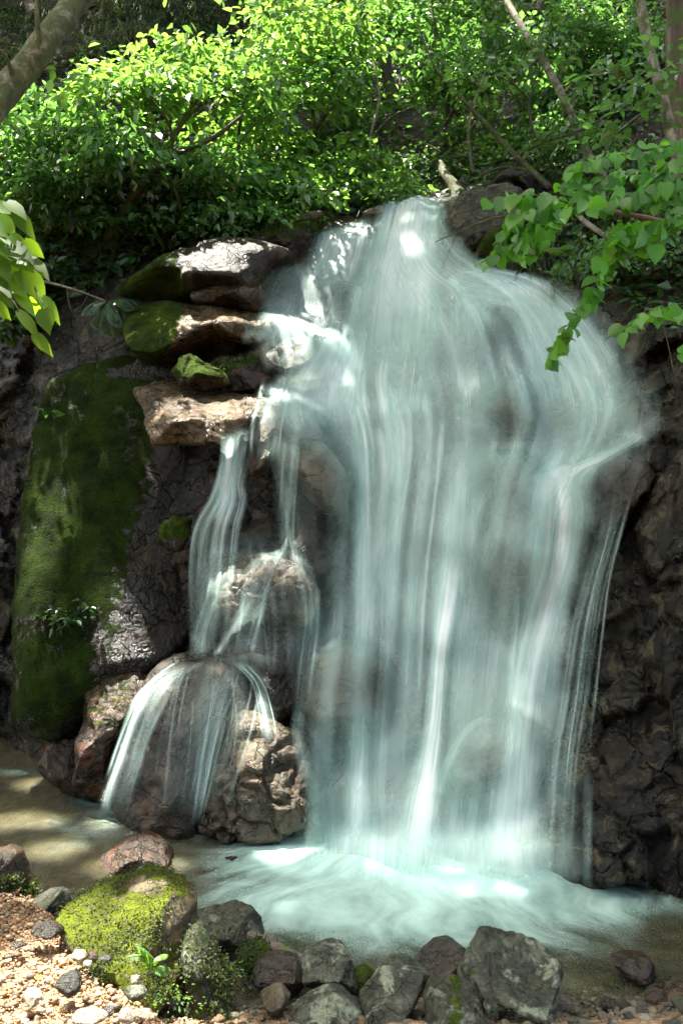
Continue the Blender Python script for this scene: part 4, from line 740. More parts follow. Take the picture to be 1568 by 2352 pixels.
limb('trunk', t, [(728, 372, 10.7), (722, 300, 10.6), (716, 235, 10.5), (730, 150, 10.4), (760, 60, 10.3), (790, -40, 10.2)], [6, 5.5, 5, 4.5, 4, 3], K_DARK, sub=[([(722, 300, 10.6), (760, 250, 10.4), (800, 215, 10.3)], [4, 3, 1.5]), ([(718, 250, 10.5), (690, 200, 10.3), (650, 130, 10.1)], [4, 3, 1.5])])
crown('crown', t, [(700, 60, 10.2, 120, 60, .9), (800, 110, 10.3, 85, 60, .8), (640, 40, 10.0, 80, 40, .6), (770, 20, 10.2, 120, 40, .8), (840, 190, 10.5, 60, 35, .5), (690, 165, 10.3, 80, 45, .6), (745, 225, 10.5, 60, 30, .4)], 3600, .088, L_BRIGHT, 13)
t = tree('tree with silvery sunlit foliage behind the waterfall crest', (1000, 440, 12), group=G3)
limb('trunk', t, [(978, 470, 11.6), (992, 400, 11.6), (1018, 300, 11.7), (1026, 200, 11.8), (1000, 80, 11.9), (985, -40, 12)], [9, 8, 7, 6, 5, 4], K_DARK, sub=[([(1020, 290, 11.7), (1060, 220, 11.6), (1120, 150, 11.5)], [5, 4, 2]), ([(1024, 220, 11.8), (960, 150, 11.7), (920, 110, 11.6)], [4, 3, 1.5]), ([(1005, 350, 11.6), (1060, 290, 11.4), (1100, 270, 11.3)], [4, 3, 1.5])])
crown('crown', t, [(980, 100, 11.8, 100, 60, .8), (1060, 140, 11.8, 110, 60, .9), (1010, 40, 11.9, 110, 50, .8), (1100, 220, 11.9, 100, 50, .8), (960, 200, 12, 80, 40, .6), (1040, 280, 12, 90, 40, .6), (900, 30, 12, 80, 50, .7)], 3800, .088, L_TREE, 14)
t = tree('pale barked tree bending down across the upper right slope', (1400, 440, 8.5), group=G3)
limb('trunk', t, [(1405, 445, 8.5), (1380, 400, 8.6), (1350, 355, 8.8), (1322, 290, 9.0), (1288, 215, 9.2), (1240, 128, 9.5), (1196, 60, 9.8), (1140, -40, 10.2)], [11, 11, 11, 10, 10, 10, 9, 8], K_PALE, 10, .12, [([(1240, 128, 9.5), (1200, 160, 9.4), (1130, 175, 9.2)], [4, 3, 1.5]), ([(1290, 218, 9.2), (1330, 180, 9.0), (1390, 170, 8.8)], [4, 3, 1.5])])
crown('crown', t, [(1230, 60, 10.9, 110, 60, .8), (1150, 40, 11, 90, 50, .7), (1330, 110, 10.4, 110, 60, .6), (1180, 160, 10.8, 90, 50, .7), (1250, 240, 10.6, 90, 50, .7), (1370, 220, 10, 80, 50, .5)], 3600, .075, L_TREE, 15)
t = tree('slim mottled pale trunk standing near the right edge', (1565, 420, 7.3), group=G3)
limb('trunk', t, [(1572, 440, 7.3), (1560, 380, 7.3), (1545, 325, 7.35), (1524, 240, 7.4), (1500, 150, 7.5), (1480, 70, 7.6), (1464, -40, 7.7)], [15, 14, 14, 13, 12.5, 12, 11], K_PALE, 12, .1, [([(1524, 240, 7.4), (1470, 262, 7.2), (1420, 300, 7.0)], [3, 2.2, 1.2]), ([(1500, 150, 7.5), (1440, 190, 7.3), (1390, 215, 7.1)], [3, 2.2, 1.2]), ([(1505, 170, 7.5), (1545, 150, 7.3), (1600, 135, 7.2)], [3, 2, 1.2])])
crown('crown', t, [(1460, 240, 7.2, 90, 60, .5), (1530, 180, 7.2, 60, 50, .5), (1420, 180, 7.2, 70, 40, .4), (1500, 310, 7.1, 60, 40, .4)], 260, .10, L_TREE, 16, spray=12, sr=.28)
t = tree('massive cedar trunk with stringy reddish bark in the top right corner', (1590, 460, 8.6), group=G3)
limb('trunk', t, [(1640, 520, 8.6), (1600, 420, 8.6), (1582, 300, 8.6), (1576, 150, 8.6), (1572, -60, 8.7)], [95, 62, 50, 46, 44], K_CEDAR, 22, .12)
t = tree('thin arched bare stem bowing over the crest from the right', (1260, 430, 8.7), group=G3)
limb('trunk', t, [(1262, 432, 8.7), (1215, 388, 9), (1170, 345, 9.3), (1110, 280, 9.6), (1050, 215, 9.9), (995, 150, 10.1), (960, 60, 10.4)], [8, 8, 7, 6, 5, 4, 2], K_DARK, 8, .1, [([(1215, 392, 9), (1160, 385, 9), (1112, 398, 8.9), (1090, 420, 8.9)], [5, 4, 3, 1.5])])
t = tree('dark upright trunk half lost in foliage at the top centre', (905, 380, 14.5), group=G3)
limb('trunk', t, [(908, 400, 14.6), (902, 250, 14.6), (880, 100, 14.7), (872, -60, 14.8)], [15, 13, 12, 11], K_DARK, 10)
crown('crown', t, [(860, 40, 13.8, 120, 60, 1), (920, 250, 13.8, 90, 50, .8), (880, 330, 13.5, 90, 40, .6), (800, 270, 13, 80, 35, .5)], 2600, .11, L_TREE, 17)
t = tree('leafy sapling thicket filling the gap between the pale trunks', (1330, 400, 10.5), group=G3)
limb('trunk', t, [(1330, 420, 10.3), (1322, 300, 10.5), (1340, 180, 10.6), (1330, 60, 10.8), (1335, -40, 11)], [6, 5, 4, 3, 2], K_DARK, sub=[([(1326, 330, 10.5), (1380, 280, 10.4), (1430, 230, 10.2)], [4, 3, 1.5])])
crown('crown', t, [(1400, 60, 11, 110, 60, .8), (1380, 150, 10.8, 90, 50, .7), (1300, 320, 10.2, 90, 40, .5), (1440, 110, 10.6, 70, 60, .6), (1210, 330, 10.6, 80, 40, .5), (1330, 20, 11, 90, 40, .6)], 3600, .085, L_TREE, 18)
G8 = 'thin saplings in the sunny wood'
for k_, (pts, lb) in enumerate((([(560, 420, 9.2), (548, 330, 9.0), (560, 240, 8.9), (600, 150, 8.8)], 'thin straight sapling stem between the arching tree and the sunny bush'), ([(860, 420, 9.7), (850, 320, 9.8), (870, 220, 10), (850, 110, 10.2)], 'slender grey sapling rising behind the upright yellow green bush'), ([(1085, 400, 10.2), (1075, 300, 10.3), (1100, 200, 10.4), (1150, 90, 10.5)], 'leaning pale sapling left of the bending pale barked tree'), ([(420, 500, 8.7), (400, 430, 8.5), (360, 370, 8.3), (290, 330, 8.1)], 'crooked dark sapling leaning left over the bank'), ([(1210, 420, 9.3), (1225, 330, 9.3), (1215, 230, 9.4), (1250, 120, 9.5)], 'thin upright sapling crossed by the bending pale barked tree'))):
    t = tree(lb, pts[0], group=G8); m = pts[1]; limb('trunk', t, pts, [4.5, 4, 3, 1.6], K_PALE if k_ in (1, 2) else K_DARK, 6, .12, [([m, (m[0] + 45, m[1] - 50, m[2] - .15), (m[0] + 95, m[1] - 75, m[2] - .3)], [2.4, 1.8, 1]), ([pts[2], (pts[2][0] - 40, pts[2][1] - 40, m[2] - .2), (pts[2][0] - 90, pts[2][1] - 60, m[2] - .3)], [2, 1.5, .8])])
    e = pts[3]; crown('crown', t, [(e[0], e[1], e[2], 60, 28, .4), (m[0] + 95, m[1] - 75, m[2] - .3, 45, 18, .3), (pts[2][0] - 90, pts[2][1] - 60, m[2] - .3, 45, 18, .3)], 380, .08, L_TREE, 140 + k_)
t = tree('short mossy trunk base catching the sun beside the crest', (1050, 455, 9.7), 'tree_stump', 'stump')
limb('trunk', t, [(1062, 470, 9.6), (1045, 435, 9.7), (1025, 405, 9.8), (1008, 375, 9.95)], [22, 15, 11, 9], K_LICHEN, 10, .2)
t = tree('barkless log lying on the crest rocks left of the falls', (640, 515, 8.9), 'log', 'log')
limb('stem', t, [(640, 514, 8.75), (670, 507, 8.75), (705, 499, 8.75), (738, 491, 8.8)], [9, 11, 11, 9], K_DRIFT, 10, .15)
t = tree('reddish bare branch slanting behind the heart shaped leaves', (1512, 507, 5.2), 'fallen_branch', 'branch')
limb('stem', t, [(1640, 540, 5.4), (1512, 507, 5.2), (1430, 490, 5.1), (1338, 472, 5.0)], [7, 6, 5, 4], K_CEDAR, 8, .1)
t = tree('grey fallen stem slanting down the dark right bank', (1440, 582, 7.2), 'fallen_branch', 'branch')
limb('stem', t, [(1322, 490, 7.6), (1350, 515, 7.45), (1400, 550, 7.3), (1445, 588, 7.15)], [5, 6, 6, 6], K_PALE, 8, .1)
t = tree('thin bare stick poking from the left bank undergrowth', (115, 650, 7.6), 'fallen_branch', 'branch')
limb('stem', t, [(60, 640, 7.8), (115, 650, 7.6), (180, 668, 7.4), (243, 692, 7.3)], [3.5, 3.2, 2.6, 2], K_DRIFT, 6, .1, [([(155, 660, 7.45), (160, 700, 7.5), (175, 730, 7.6)], [2, 2, 1.5]), ([(205, 672, 7.4), (190, 700, 7.45), (172, 715, 7.5)], [1.4, 1.2, 1])])
t = tree('weathered driftwood plank between shore rocks and foam', (655, 2190, 4.25), 'driftwood', 'driftwood')
limb('stem', t, [(575, 2150, 4.4), (640, 2182, 4.25), (690, 2203, 4.15), (740, 2226, 4.1)], [14, 14, 12, 10], K_DRIFT, 10, .25)
G5 = 'dead branches leaning on the right slope'
for pts, lb in (([(1180, 365, 9.3), (1240, 330, 9.0), (1330, 300, 8.7), (1400, 262, 8.5)], 'grey bare branch crossing the dark right slope below the pale trunk'), ([(1370, 400, 8.4), (1420, 360, 8.3), (1500, 330, 8.2), (1560, 300, 8.1)], 'bare twiggy branch in front of the slim mottled trunk'), ([(980, 330, 11), (1040, 360, 10.6), (1100, 340, 10.4)], 'crooked dark branch behind the crest')):
    t = tree(lb, pts[0], 'fallen_branch', 'branch', G5); p = pts[1]; limb('stem', t, pts, [3, 2.6, 2, 1.4][:len(pts)], K_DRIFT, 6, .15, [([p, (p[0] + 40, p[1] - 45, p[2] - .1), (p[0] + 55, p[1] - 80, p[2] - .1)], [1.6, 1.2, .8]), ([pts[-2], (pts[-2][0] + 30, pts[-2][1] + 30, p[2] - .2)], [1.3, .8])])

# ------------------------------------------------------------------ shrubs on the banks
G4 = 'shrubs along the top of the cliff'
def shrub(label, blobs, n, L, mat, seed, stems=4, **kw):
    b = blobs[0]; bx, by = b[0], b[1] + b[4] * .9; t = tree(label, (bx, by, float(terr(bx, by)) - .05), 'shrub', 'shrub', G4); R = np.random.default_rng(seed); geo = []
    for k in range(stems):
        c = blobs[k % len(blobs)]; e = P(c[0] + R.normal() * c[3] * .4, c[1] + R.normal() * c[4] * .4, c[2]); s = np.array(t.location) + np.array([R.normal() * .08, .1, -.1])
        geo.append(tube([s, (s + e) / 2 + R.normal(size=3) * .06, e], [.014, .010, .004], 5))
    V, F_ = merge(geo); o = mesh_np('stem', V, F_, K_DARK, loc=np.array(t.location)); o.parent = t; o.location = (0, 0, 0)
    crown('foliage', t, blobs, n, L, mat, seed, **kw)
shrub('dense dark leaved shrub under the arching tree', [(180, 450, 9.0, 120, 50, .5), (300, 430, 9.0, 100, 60, .5), (330, 370, 9.1, 90, 40, .5)], 2600, .10, L_DARK, 21)
shrub('white glinting shrub above the moss ledges', [(560, 440, 8.9, 90, 45, .45), (500, 480, 8.9, 70, 35, .4), (600, 490, 8.8, 60, 25, .3)], 2400, .085, L_TREE, 22)
shrub('rounded sunny shrub left of the bare log', [(690, 415, 9.4, 65, 45, .4), (655, 450, 9.2, 40, 30, .3), (720, 460, 9.2, 45, 22, .3)], 1500, .09, L_BRIGHT, 23)
shrub('upright yellow green bush right behind the crest log', [(820, 375, 9.9, 48, 50, .4), (800, 430, 9.6, 45, 28, .3), (850, 445, 9.5, 40, 20, .3)], 1500, .085, L_BRIGHT, 24)
shrub('low sunlit clump at the brink of the crest water', [(920, 436, 9.6, 55, 16, .3), (880, 450, 9.4, 40, 14, .25)], 520, .08, L_BRIGHT, 25, 2)
shrub('pale green bush hanging below the glowing tree', [(610, 290, 9.9, 60, 45, .5), (640, 250, 10, 50, 35, .4), (580, 340, 9.7, 55, 30, .4)], 1900, .08, L_BRIGHT, 26)
shrub('loose shrub in the shade between two bright bushes', [(740, 330, 10.8, 70, 40, .4), (770, 290, 11, 60, 30, .4)], 1100, .085, L_DARK, 27)
shrub('mid green thicket on the left above the mossy wall', [(380, 480, 8.9, 80, 40, .4), (430, 420, 9.1, 70, 40, .4), (460, 530, 8.8, 60, 20, .3)], 1800, .09, L_DARK, 28)
shrub('leafy clump at the left edge in bright dapples', [(30, 470, 9.1, 90, 35, .4), (130, 500, 9.0, 80, 30, .3)], 1300, .09, L_TREE, 29)
shrub('tall airy bush behind the low dark crest boulder', [(1150, 310, 11.4, 70, 50, .5), (1180, 360, 10.8, 60, 25, .4), (1100, 370, 10.9, 50, 25, .4)], 1500, .08, L_BRIGHT, 30)
shrub('dim shrub under the bare arched stem', [(950, 380, 11.2, 60, 35, .4), (1040, 390, 10.8, 50, 30, .4)], 1000, .085, L_DARK, 31)
shrub('green shrub on the shaded right bank under the pale trunk', [(1280, 390, 9.2, 80, 28, .4), (1340, 330, 9.0, 70, 30, .4)], 1200, .075, L_TREE, 32)
shrub('fine leaved shrub on the dark right bank behind the heart leaves', [(1480, 560, 7.2, 90, 40, .3), (1380, 590, 7.3, 60, 25, .25), (1540, 500, 7.2, 60, 40, .3)], 1500, .05, L_TREE, 33)
shrub('small dark shrub high on the right slope beside the cedar', [(1450, 400, 8.0, 80, 40, .3), (1520, 440, 7.6, 60, 40, .3)], 1100, .07, L_DARK, 34)
shrub('drooping vine clump down the left bank', [(60, 620, 8.9, 60, 60, .2), (30, 740, 8.7, 50, 40, .15), (150, 600, 8.8, 60, 40, .2)], 1000, .10, L_DARK, 35, sr=.2)
# undergrowth and litter that nobody could count
R = np.random.default_rng(91)
gxv = R.uniform(-150, 1720, 26000); gyv = R.uniform(-60, 800, 26000)
sl = np.interp(gxv, [-150, 150, 350, 550, 760, 950, 1040, 1150, 1230, 1300, 1450, 1568, 1720], [700, 690, 575, 530, 495, 455, 440, 440, 500, 580, 700, 760, 800])
dens = .85 - 1.0 * np.exp(-(((gxv - 190) / 260) ** 2 + ((gyv - 20) / 95) ** 2)) - .3 * sstep(1250, 1500, gxv) - .8 * np.exp(-(((gxv - 700) / 70) ** 2 + ((gyv - 280) / 45) ** 2)) - .6 * np.exp(-(((gxv - 330) / 80) ** 2 + ((gyv - 455) / 30) ** 2)) - .9 * np.exp(-(((gxv - 920) / 90) ** 2 + ((gyv - 300) / 60) ** 2)) - .6 * np.exp(-(((gxv - 1330) / 120) ** 2 + ((gyv - 430) / 60) ** 2)) + .35 * fbm(np.stack([gxv * .012, gyv * .012, 0 * gxv], -1), 3)
ok = (gyv < sl) & (R.random(26000) < dens); gxv, gyv = gxv[ok], gyv[ok]; Yv = terr(gxv, gyv)
B = P(gxv, gyv, Yv - R.uniform(.02, .22, len(gxv))); nn = np.array([0, -.45, .8]) + R.normal(size=B.shape) * .4; nn /= np.linalg.norm(nn, axis=1)[:, None]
ax = R.normal(size=B.shape); ax[:, 1] -= .6; ax[:, 2] -= .4; ax -= nn * (ax * nn).sum(1)[:, None]; l = R.uniform(.045, .12, len(B))
V, F_ = leaf_geo(B, ax, nn, l, l * .7)
tag(mesh_np('undergrowth', V, F_, L_DARK, attrs={'tone': tones(len(V), 6, R)}, smooth=False), 'low leafy undergrowth covering the wooded slope', 'undergrowth', kind='stuff')
k = 5000; gxv = R.uniform(-100, 1700, k); gyv = R.uniform(-40, 760, k); sl = np.interp(gxv, [-100, 350, 760, 1150, 1568, 1700], [690, 575, 495, 440, 760, 800]); ok = gyv < sl + 10; gxv, gyv = gxv[ok], gyv[ok]
B = P(gxv, gyv, terr(gxv, gyv) - .03); ax = R.normal(size=B.shape); nn = np.array([0, -.5, .8]) + R.normal(size=B.shape) * .5; nn /= np.linalg.norm(nn, axis=1)[:, None]; l = R.uniform(.04, .09, len(B)); V, F_ = leaf_geo(B, ax, nn, l, l * .6)
tag(mesh_np('leaf_litter', V, F_, L_LITTER, attrs={'tone': tones(len(V), 6, R)}, smooth=False), 'brown dead leaves scattered on the forest soil', 'leaf litter', kind='stuff')
def blades(name, label, cl, per, ln, mat, seed, spread=.10):
    R = np.random.default_rng(seed); Bs, As = [], []
    for (x, y) in cl:
        c = P(x, y, float(terr(x, y)) - .03); Bs.append(c + R.normal(size=(per, 3)) * spread * [1, .4, .5]); a = R.normal(size=(per, 3)) * .5 + [0, -.6, .5]; As.append(a)
    B = np.concatenate(Bs); A = np.concatenate(As); n = len(B); A /= np.linalg.norm(A, axis=1)[:, None]; l = ln * R.uniform(.6, 1.3, n); S = np.cross(A, [0, 1, .2]); S /= np.linalg.norm(S, axis=1)[:, None]
    V = np.empty((n, 7, 3)); w = .006
    for k, tt in enumerate((0, .4, .75)):
        c = B + A * (l * tt)[:, None] + np.array([0, 0, -1]) * (l * 1.0 * tt * tt)[:, None]; V[:, 2 * k] = c - S * w * (1 - tt * .6); V[:, 2 * k + 1] = c + S * w * (1 - tt * .6)
    V[:, 6] = B + A * l[:, None] - np.array([0, 0, 1]) * (l * 1.0)[:, None]; i = np.arange(n)[:, None] * 7
    q = np.concatenate([i + np.array([0, 1, 3, 2]), i + np.array([2, 3, 5, 4])]); tr = i + np.array([4, 5, 6])
    return tag(mesh_np(name, V.reshape(-1, 3), [q, tr], mat, attrs={'tone': tones(n * 7, 7, R)}), label, 'grass', kind='stuff')
R = np.random.default_rng(92)
cl = [(R.uniform(180, 640), R.uniform(380, 560)) for _ in range(70)] + [(R.uniform(640, 960), R.uniform(300, 480)) for _ in range(40)] + [(R.uniform(1200, 1568), R.uniform(380, 640)) for _ in range(60)] + [(R.uniform(0, 500), R.uniform(0, 140)) for _ in range(60)] + [(230 + R.normal() * 30, 540 + R.normal() * 25) for _ in range(14)]
blades('grass', 'thin drooping grass tufts on the banks above the cliff', cl, 26, .34, L_GRASS, 93)

# ------------------------------------------------------------------ near branches with big leaves
def big_leaf(b, tip, w, nrm, teeth=0.):
    """heart shaped leaf from base to tip: outline ring plus midrib"""
    b = np.array(b); tip = np.array(tip); A = tip - b; L = np.linalg.norm(A); A /= L; n = nrm - A * (nrm @ A); n /= np.linalg.norm(n); S = np.cross(n, A)
    tt = np.array([0., .02, .14, .30, .46, .62, .76, .88, 1.]); ww = np.array([0, .24, .44, .50, .46, .36, .23, .11, 0.]); back = np.array([0, -.07, -.03, 0, 0, 0, 0, 0, 0.])
    mid, le, ri = [], [], []
    for t_, w_, k_ in zip(tt, ww, back):
        c = b + A * L * t_ + n * L * (.05 - .16 * t_ * t_); mid.append(c); e = A * L * k_ + n * w * (.28 * w_ - .25 * w_ * w_); j = 1 + teeth * (random.random() - .5)
        le.append(c + S * w * w_ * j + e); ri.append(c - S * w * w_ * j + e)
    V = np.array(mid + le + ri); m = len(tt); Q = []
    for k in range(m - 1): Q += [[k, k + 1, m + k + 1, m + k], [k + 1, k, 2 * m + k, 2 * m + k + 1]]
    return V, np.array(Q), np.zeros((0, 3), int)
def near_branch(label, twigs, leaves, mat, name='leafy_branch', seed=5):
    random.seed(seed); R = np.random.default_rng(seed); a = twigs[0][0][0]; t = tree(label, a, name, 'branch'); geo = []
    for pts, r in twigs: b = np.array(pts, float); geo.append(tube(P(b[:, 0], b[:, 1], b[:, 2]), [q / FPX * b[0, 2] for q in r], 6, rough=.08))
    V, F_ = merge(geo); o = mesh_np('twig', V, F_, K_DARK, loc=np.array(t.location)); o.parent = t; o.location = (0, 0, 0)
    for nm, lst in leaves:
        geo = []; tn = []
        for (bx, by, tx, ty, w, Y, nv) in lst:
            g = big_leaf(P(bx, by, Y), P(tx, ty, Y + R.normal() * .02 - .02), w / FPX * Y, np.array(nv) + R.normal(size=3) * .22, .12); geo.append(g); tn += [R.random()] * len(g[0])
        V, F_ = merge(geo); o = mesh_np(nm, V, [F_[0]], mat, attrs={'tone': tn}, loc=np.array(t.location)); o.parent = t; o.location = (0, 0, 0)
UPF = (.1, -.72, .6)
lv = [(-14, 476, 48, 488, 26), (2, 498, 36, 545, 32), (40, 492, 80, 548, 20), (-14, 542, 40, 568, 36), (16, 566, 78, 602, 34), (-12, 588, 22, 642, 34), (15, 603, 42, 652, 30), (36, 606, 78, 622, 24), (68, 598, 114, 638, 26), (50, 628, 106, 694, 46), (100, 688, 139, 742, 20),
      (42, 676, 80, 722, 18), (46, 722, 92, 776, 20), (84, 772, 120, 816, 16), (-14, 628, 18, 660, 30), (-14, 700, 24, 732, 24), (-12, 556, 18, 588, 28), (20, 640, 60, 680, 28), (-20, 660, 30, 700, 34), (60, 560, 100, 590, 24), (20, 470, 62, 500, 26), (70, 690, 96, 730, 22), (-14, 515, 14, 540, 26), (30, 545, 62, 575, 24)]
lv = [(a - 4, b - 3, c + (c - a) * .05, d + (d - b) * .05, max(w * 1.5, .52 * math.hypot(c - a, d - b)), 2.75, UPF) for a, b, c, d, w in lv] + [(102, 712, 114, 768, 44, 2.7, (.2, -1, .15))]
near_branch('branch of large yellow green toothed leaves reaching in from the left edge', [([(-60, 470, 2.75), (0, 530, 2.76), (45, 600, 2.77), (80, 660, 2.76), (100, 700, 2.73)], [3.5, 3, 2.5, 2, 1]), ([(-40, 640, 2.78), (20, 680, 2.78), (60, 740, 2.77), (100, 790, 2.76)], [2.5, 2, 1.6, 1])], [('leaves', lv)], L_NEARY, seed=6)
Z4 = lambda pts, Y: [(976 + a * .3775, 287 + b * .3775, Y + .0 * a) for a, b in pts]
tw = [([(1750, 70), (1568, 112), (1350, 150), (1150, 190), (1000, 215), (880, 300), (800, 400)], 3.5), ([(1750, 300), (1568, 330), (1300, 430), (1050, 462), (850, 500), (700, 535), (560, 560), (440, 770), (380, 850)], 3.4), ([(1750, 520), (1568, 560), (1300, 650), (1150, 780), (1080, 900), (1000, 1020), (900, 1180), (800, 1350), (735, 1430)], 3.45),
      ([(1750, 1120), (1568, 1130), (1440, 1110), (1300, 1180), (1200, 1250)], 3.3), ([(1568, 250), (1400, 290), (1250, 300), (1100, 340), (950, 440)], 3.55), ([(900, 480), (700, 430), (520, 440), (390, 470)], 3.42), ([(850, 520), (760, 600), (640, 640), (560, 740)], 3.38), ([(1300, 660), (1200, 640), (1100, 780), (1060, 800)], 3.4), ([(1750, 1350), (1620, 1330), (1560, 1390)], 3.3), ([(850, 540), (700, 600), (560, 660), (470, 760)], 3.42), ([(800, 560), (700, 680), (600, 800)], 3.45), ([(1100, 340), (980, 380), (880, 470)], 3.5), ([(1400, 400), (1200, 440), (1100, 500)], 3.36), ([(1300, 650), (1180, 700), (1100, 860)], 3.42), ([(1568, 420), (1400, 460), (1300, 500)], 3.5), ([(1500, 600), (1420, 700), (1300, 760)], 3.4), ([(1568, 180), (1480, 230), (1380, 300)], 3.45)]
R = np.random.default_rng(44); lvs = []
for pts, Y in tw:
    c = catmull(np.array(pts, float), 200); s = np.concatenate([[0], np.cumsum(np.linalg.norm(np.diff(c, axis=0), axis=1))])
    for d in np.arange(s[-1] * .04, s[-1], 17):
        k = np.searchsorted(s, d); b = c[min(k, 199)]; side = R.choice([-1, 1]); off = R.normal(size=2) * 14; a = R.normal() * .55 + side * .35; L = R.uniform(66, 122)
        bx, by = b + off; tx, ty = bx + L * math.sin(a), by + L * abs(math.cos(a)) * R.uniform(.45, 1)
        q = (976 + bx * .3775, 287 + by * .3775, 976 + tx * .3775, 287 + ty * .3775, L * .3775 * R.uniform(.8, 1.0), Y + R.normal() * .06, (R.normal() * .7, -.7, R.uniform(-.2, 1.2))); lvs.append(q)
near_branch('branch of heart shaped green leaves hanging in from the right edge', [(Z4(p, Y), [3.0] + [1.8] * (len(p) - 2) + [.7]) for p, Y in tw] + [(Z4([(700, 530), (650, 532), (400, 572), (200, 650), (60, 712)], 3.5), [2.6, 2.4, 2.2, 1.8, 1]), (Z4([(190, 655), (150, 760), (95, 880)], 3.5), [1.2, .9, .6])], [('leaves', lvs)], L_NEAR, seed=8)
G6 = 'thin bare twigs dangling by the right wall'
for pts, lb in (([(1470, 880, 3.6), (1468, 930, 3.6), (1466, 965, 3.6), (1458, 985, 3.6)], 'thin dangling twig silhouetted against the right chute'), ([(1520, 740, 3.5), (1535, 800, 3.5), (1545, 850, 3.5), (1555, 880, 3.5)], 'pale twig hanging below the heart leaves at the right edge')):
    t = tree(lb, pts[0], 'dangling_twig', 'twig', G6); limb('stem', t, pts, [1.2, 1.1, .9, .6], K_DRIFT, 5, .1)

# ------------------------------------------------------------------ ferns and small plants
def fern(label, fronds, name='fern', cat='fern', group=None, mat=None, pin=.32):
    """fronds: list of pixel paths (x, y, depth) from root to tip"""
    t = tree(label, fronds[0][0], name, cat, group)
    for f in fronds:
        a = np.array(f, float); c = catmull(P(a[:, 0], a[:, 1], a[:, 2]), 26); L = np.linalg.norm(np.diff(c, axis=0), axis=1).sum(); T = np.gradient(c, axis=0); T /= np.linalg.norm(T, axis=1)[:, None]
        up = np.array([0, -.4, 1.]); S = np.cross(T, up); S /= np.linalg.norm(S, axis=1)[:, None] + 1e-9; N = np.cross(S, T); s = np.linspace(0, 1, 26); l = L * pin * np.sin(np.pi * np.clip(s * .92 + .06, 0, 1)) ** .8
        B = np.concatenate([c[3:], c[3:]]); A = np.concatenate([S[3:] + T[3:] * .45, -S[3:] + T[3:] * .45]) - np.array([0, 0, .25]); V, F_ = leaf_geo(B, A, np.concatenate([N[3:], N[3:]]), np.concatenate([l[3:], l[3:]]), np.concatenate([l[3:], l[3:]]) * .30)
        tv, tq, tt = tube(c, [.0022 * L / .2, .001 * L / .2], 4); V2 = np.vstack([V, tv]); R = np.random.default_rng(len(V))
        o = mesh_np('frond', V2, [F_, tq + len(V), tt + len(V)], mat or L_FERN, attrs={'tone': np.concatenate([tones(len(V), 6, R), np.full(len(tv), .3)])}, loc=np.array(t.location)); o.parent = t; o.location = (0, 0, 0)
fern('bright young fern sprouting at the foot of the big mossy boulder', [[(345, 2232, 3.42), (338, 2205, 3.38), (318, 2196, 3.34), (288, 2200, 3.3)], [(345, 2232, 3.42), (343, 2200, 3.38), (330, 2178, 3.34), (305, 2168, 3.3)], [(346, 2232, 3.42), (356, 2205, 3.38), (368, 2195, 3.34), (372, 2205, 3.3)], [(346, 2232, 3.42), (362, 2222, 3.36), (376, 2226, 3.32), (384, 2242, 3.3)]], pin=.17)
fern('small fern on the dark right bank below the fine leaved shrub', [[(1290, 590, 7.4), (1275, 570, 7.3), (1255, 575, 7.2)], [(1290, 590, 7.4), (1300, 565, 7.3), (1325, 568, 7.2)], [(1290, 590, 7.4), (1288, 610, 7.25), (1280, 630, 7.2)]], group='ferns on the dark banks')
fern('feathery fern hanging under the ledges on the left', [[(250, 690, 8.1), (270, 715, 7.95), (285, 750, 7.9)], [(250, 690, 8.1), (235, 720, 7.95), (228, 755, 7.9)], [(250, 690, 8.1), (255, 730, 7.95), (262, 775, 7.9)], [(255, 690, 8.1), (290, 690, 7.95), (310, 710, 7.9)], [(245, 690, 8.1), (215, 700, 8.0), (195, 725, 7.9)]], group='ferns on the dark banks', mat=L_DARK)
fern('cluster of ferns on the bank left of the sunny shrub', [[(440, 545, 8.9), (420, 520, 8.7), (395, 515, 8.6)], [(440, 545, 8.9), (455, 515, 8.7), (480, 515, 8.6)], [(440, 545, 8.9), (438, 505, 8.7), (425, 490, 8.65)]], group='ferns on the dark banks')
def sprig(label, base, blobs, n, L, mat, seed, group=None, name='plant'):
    t = tree(label, base, name, 'plant', group); e = blobs[0]; V, F_ = merge([tube([np.array(t.location), P(e[0], e[1], e[2])], [.004, .002], 4)]); o = mesh_np('stem', V, F_, K_DARK, loc=np.array(t.location)); o.parent = t; o.location = (0, 0, 0); crown('leaves', t, blobs, n, L, mat, seed, spray=8, sr=.08)
sprig('tuft of leafy weeds growing on the dark green mossy wall', (145, 1440, 6.95), [(150, 1415, 6.9, 50, 26, .06), (190, 1400, 6.9, 20, 14, .05)], 130, .05, L_DARK, 61)
sprig('tiny plant with two light leaves low on the mossy wall', (92, 1560, 6.95), [(90, 1530, 6.95, 22, 22, .04)], 18, .06, L_DARK, 62)
sprig('single leaf seedling high on the mossy wall', (110, 960, 7.4), [(108, 948, 7.4, 8, 8, .03)], 6, .08, L_DARK, 63)
sprig('clump of weeds on the gravel below the fern', (380, 2290, 3.3), [(375, 2285, 3.3, 34, 12, .05), (405, 2300, 3.3, 26, 16, .04)], 110, .013, L_FERN, 64)
sprig('green weeds between the dark wet rocks', (530, 2250, 3.9), [(528, 2235, 3.85, 22, 22, .05), (545, 2270, 3.8, 16, 14, .05)], 70, .018, L_FERN, 65)

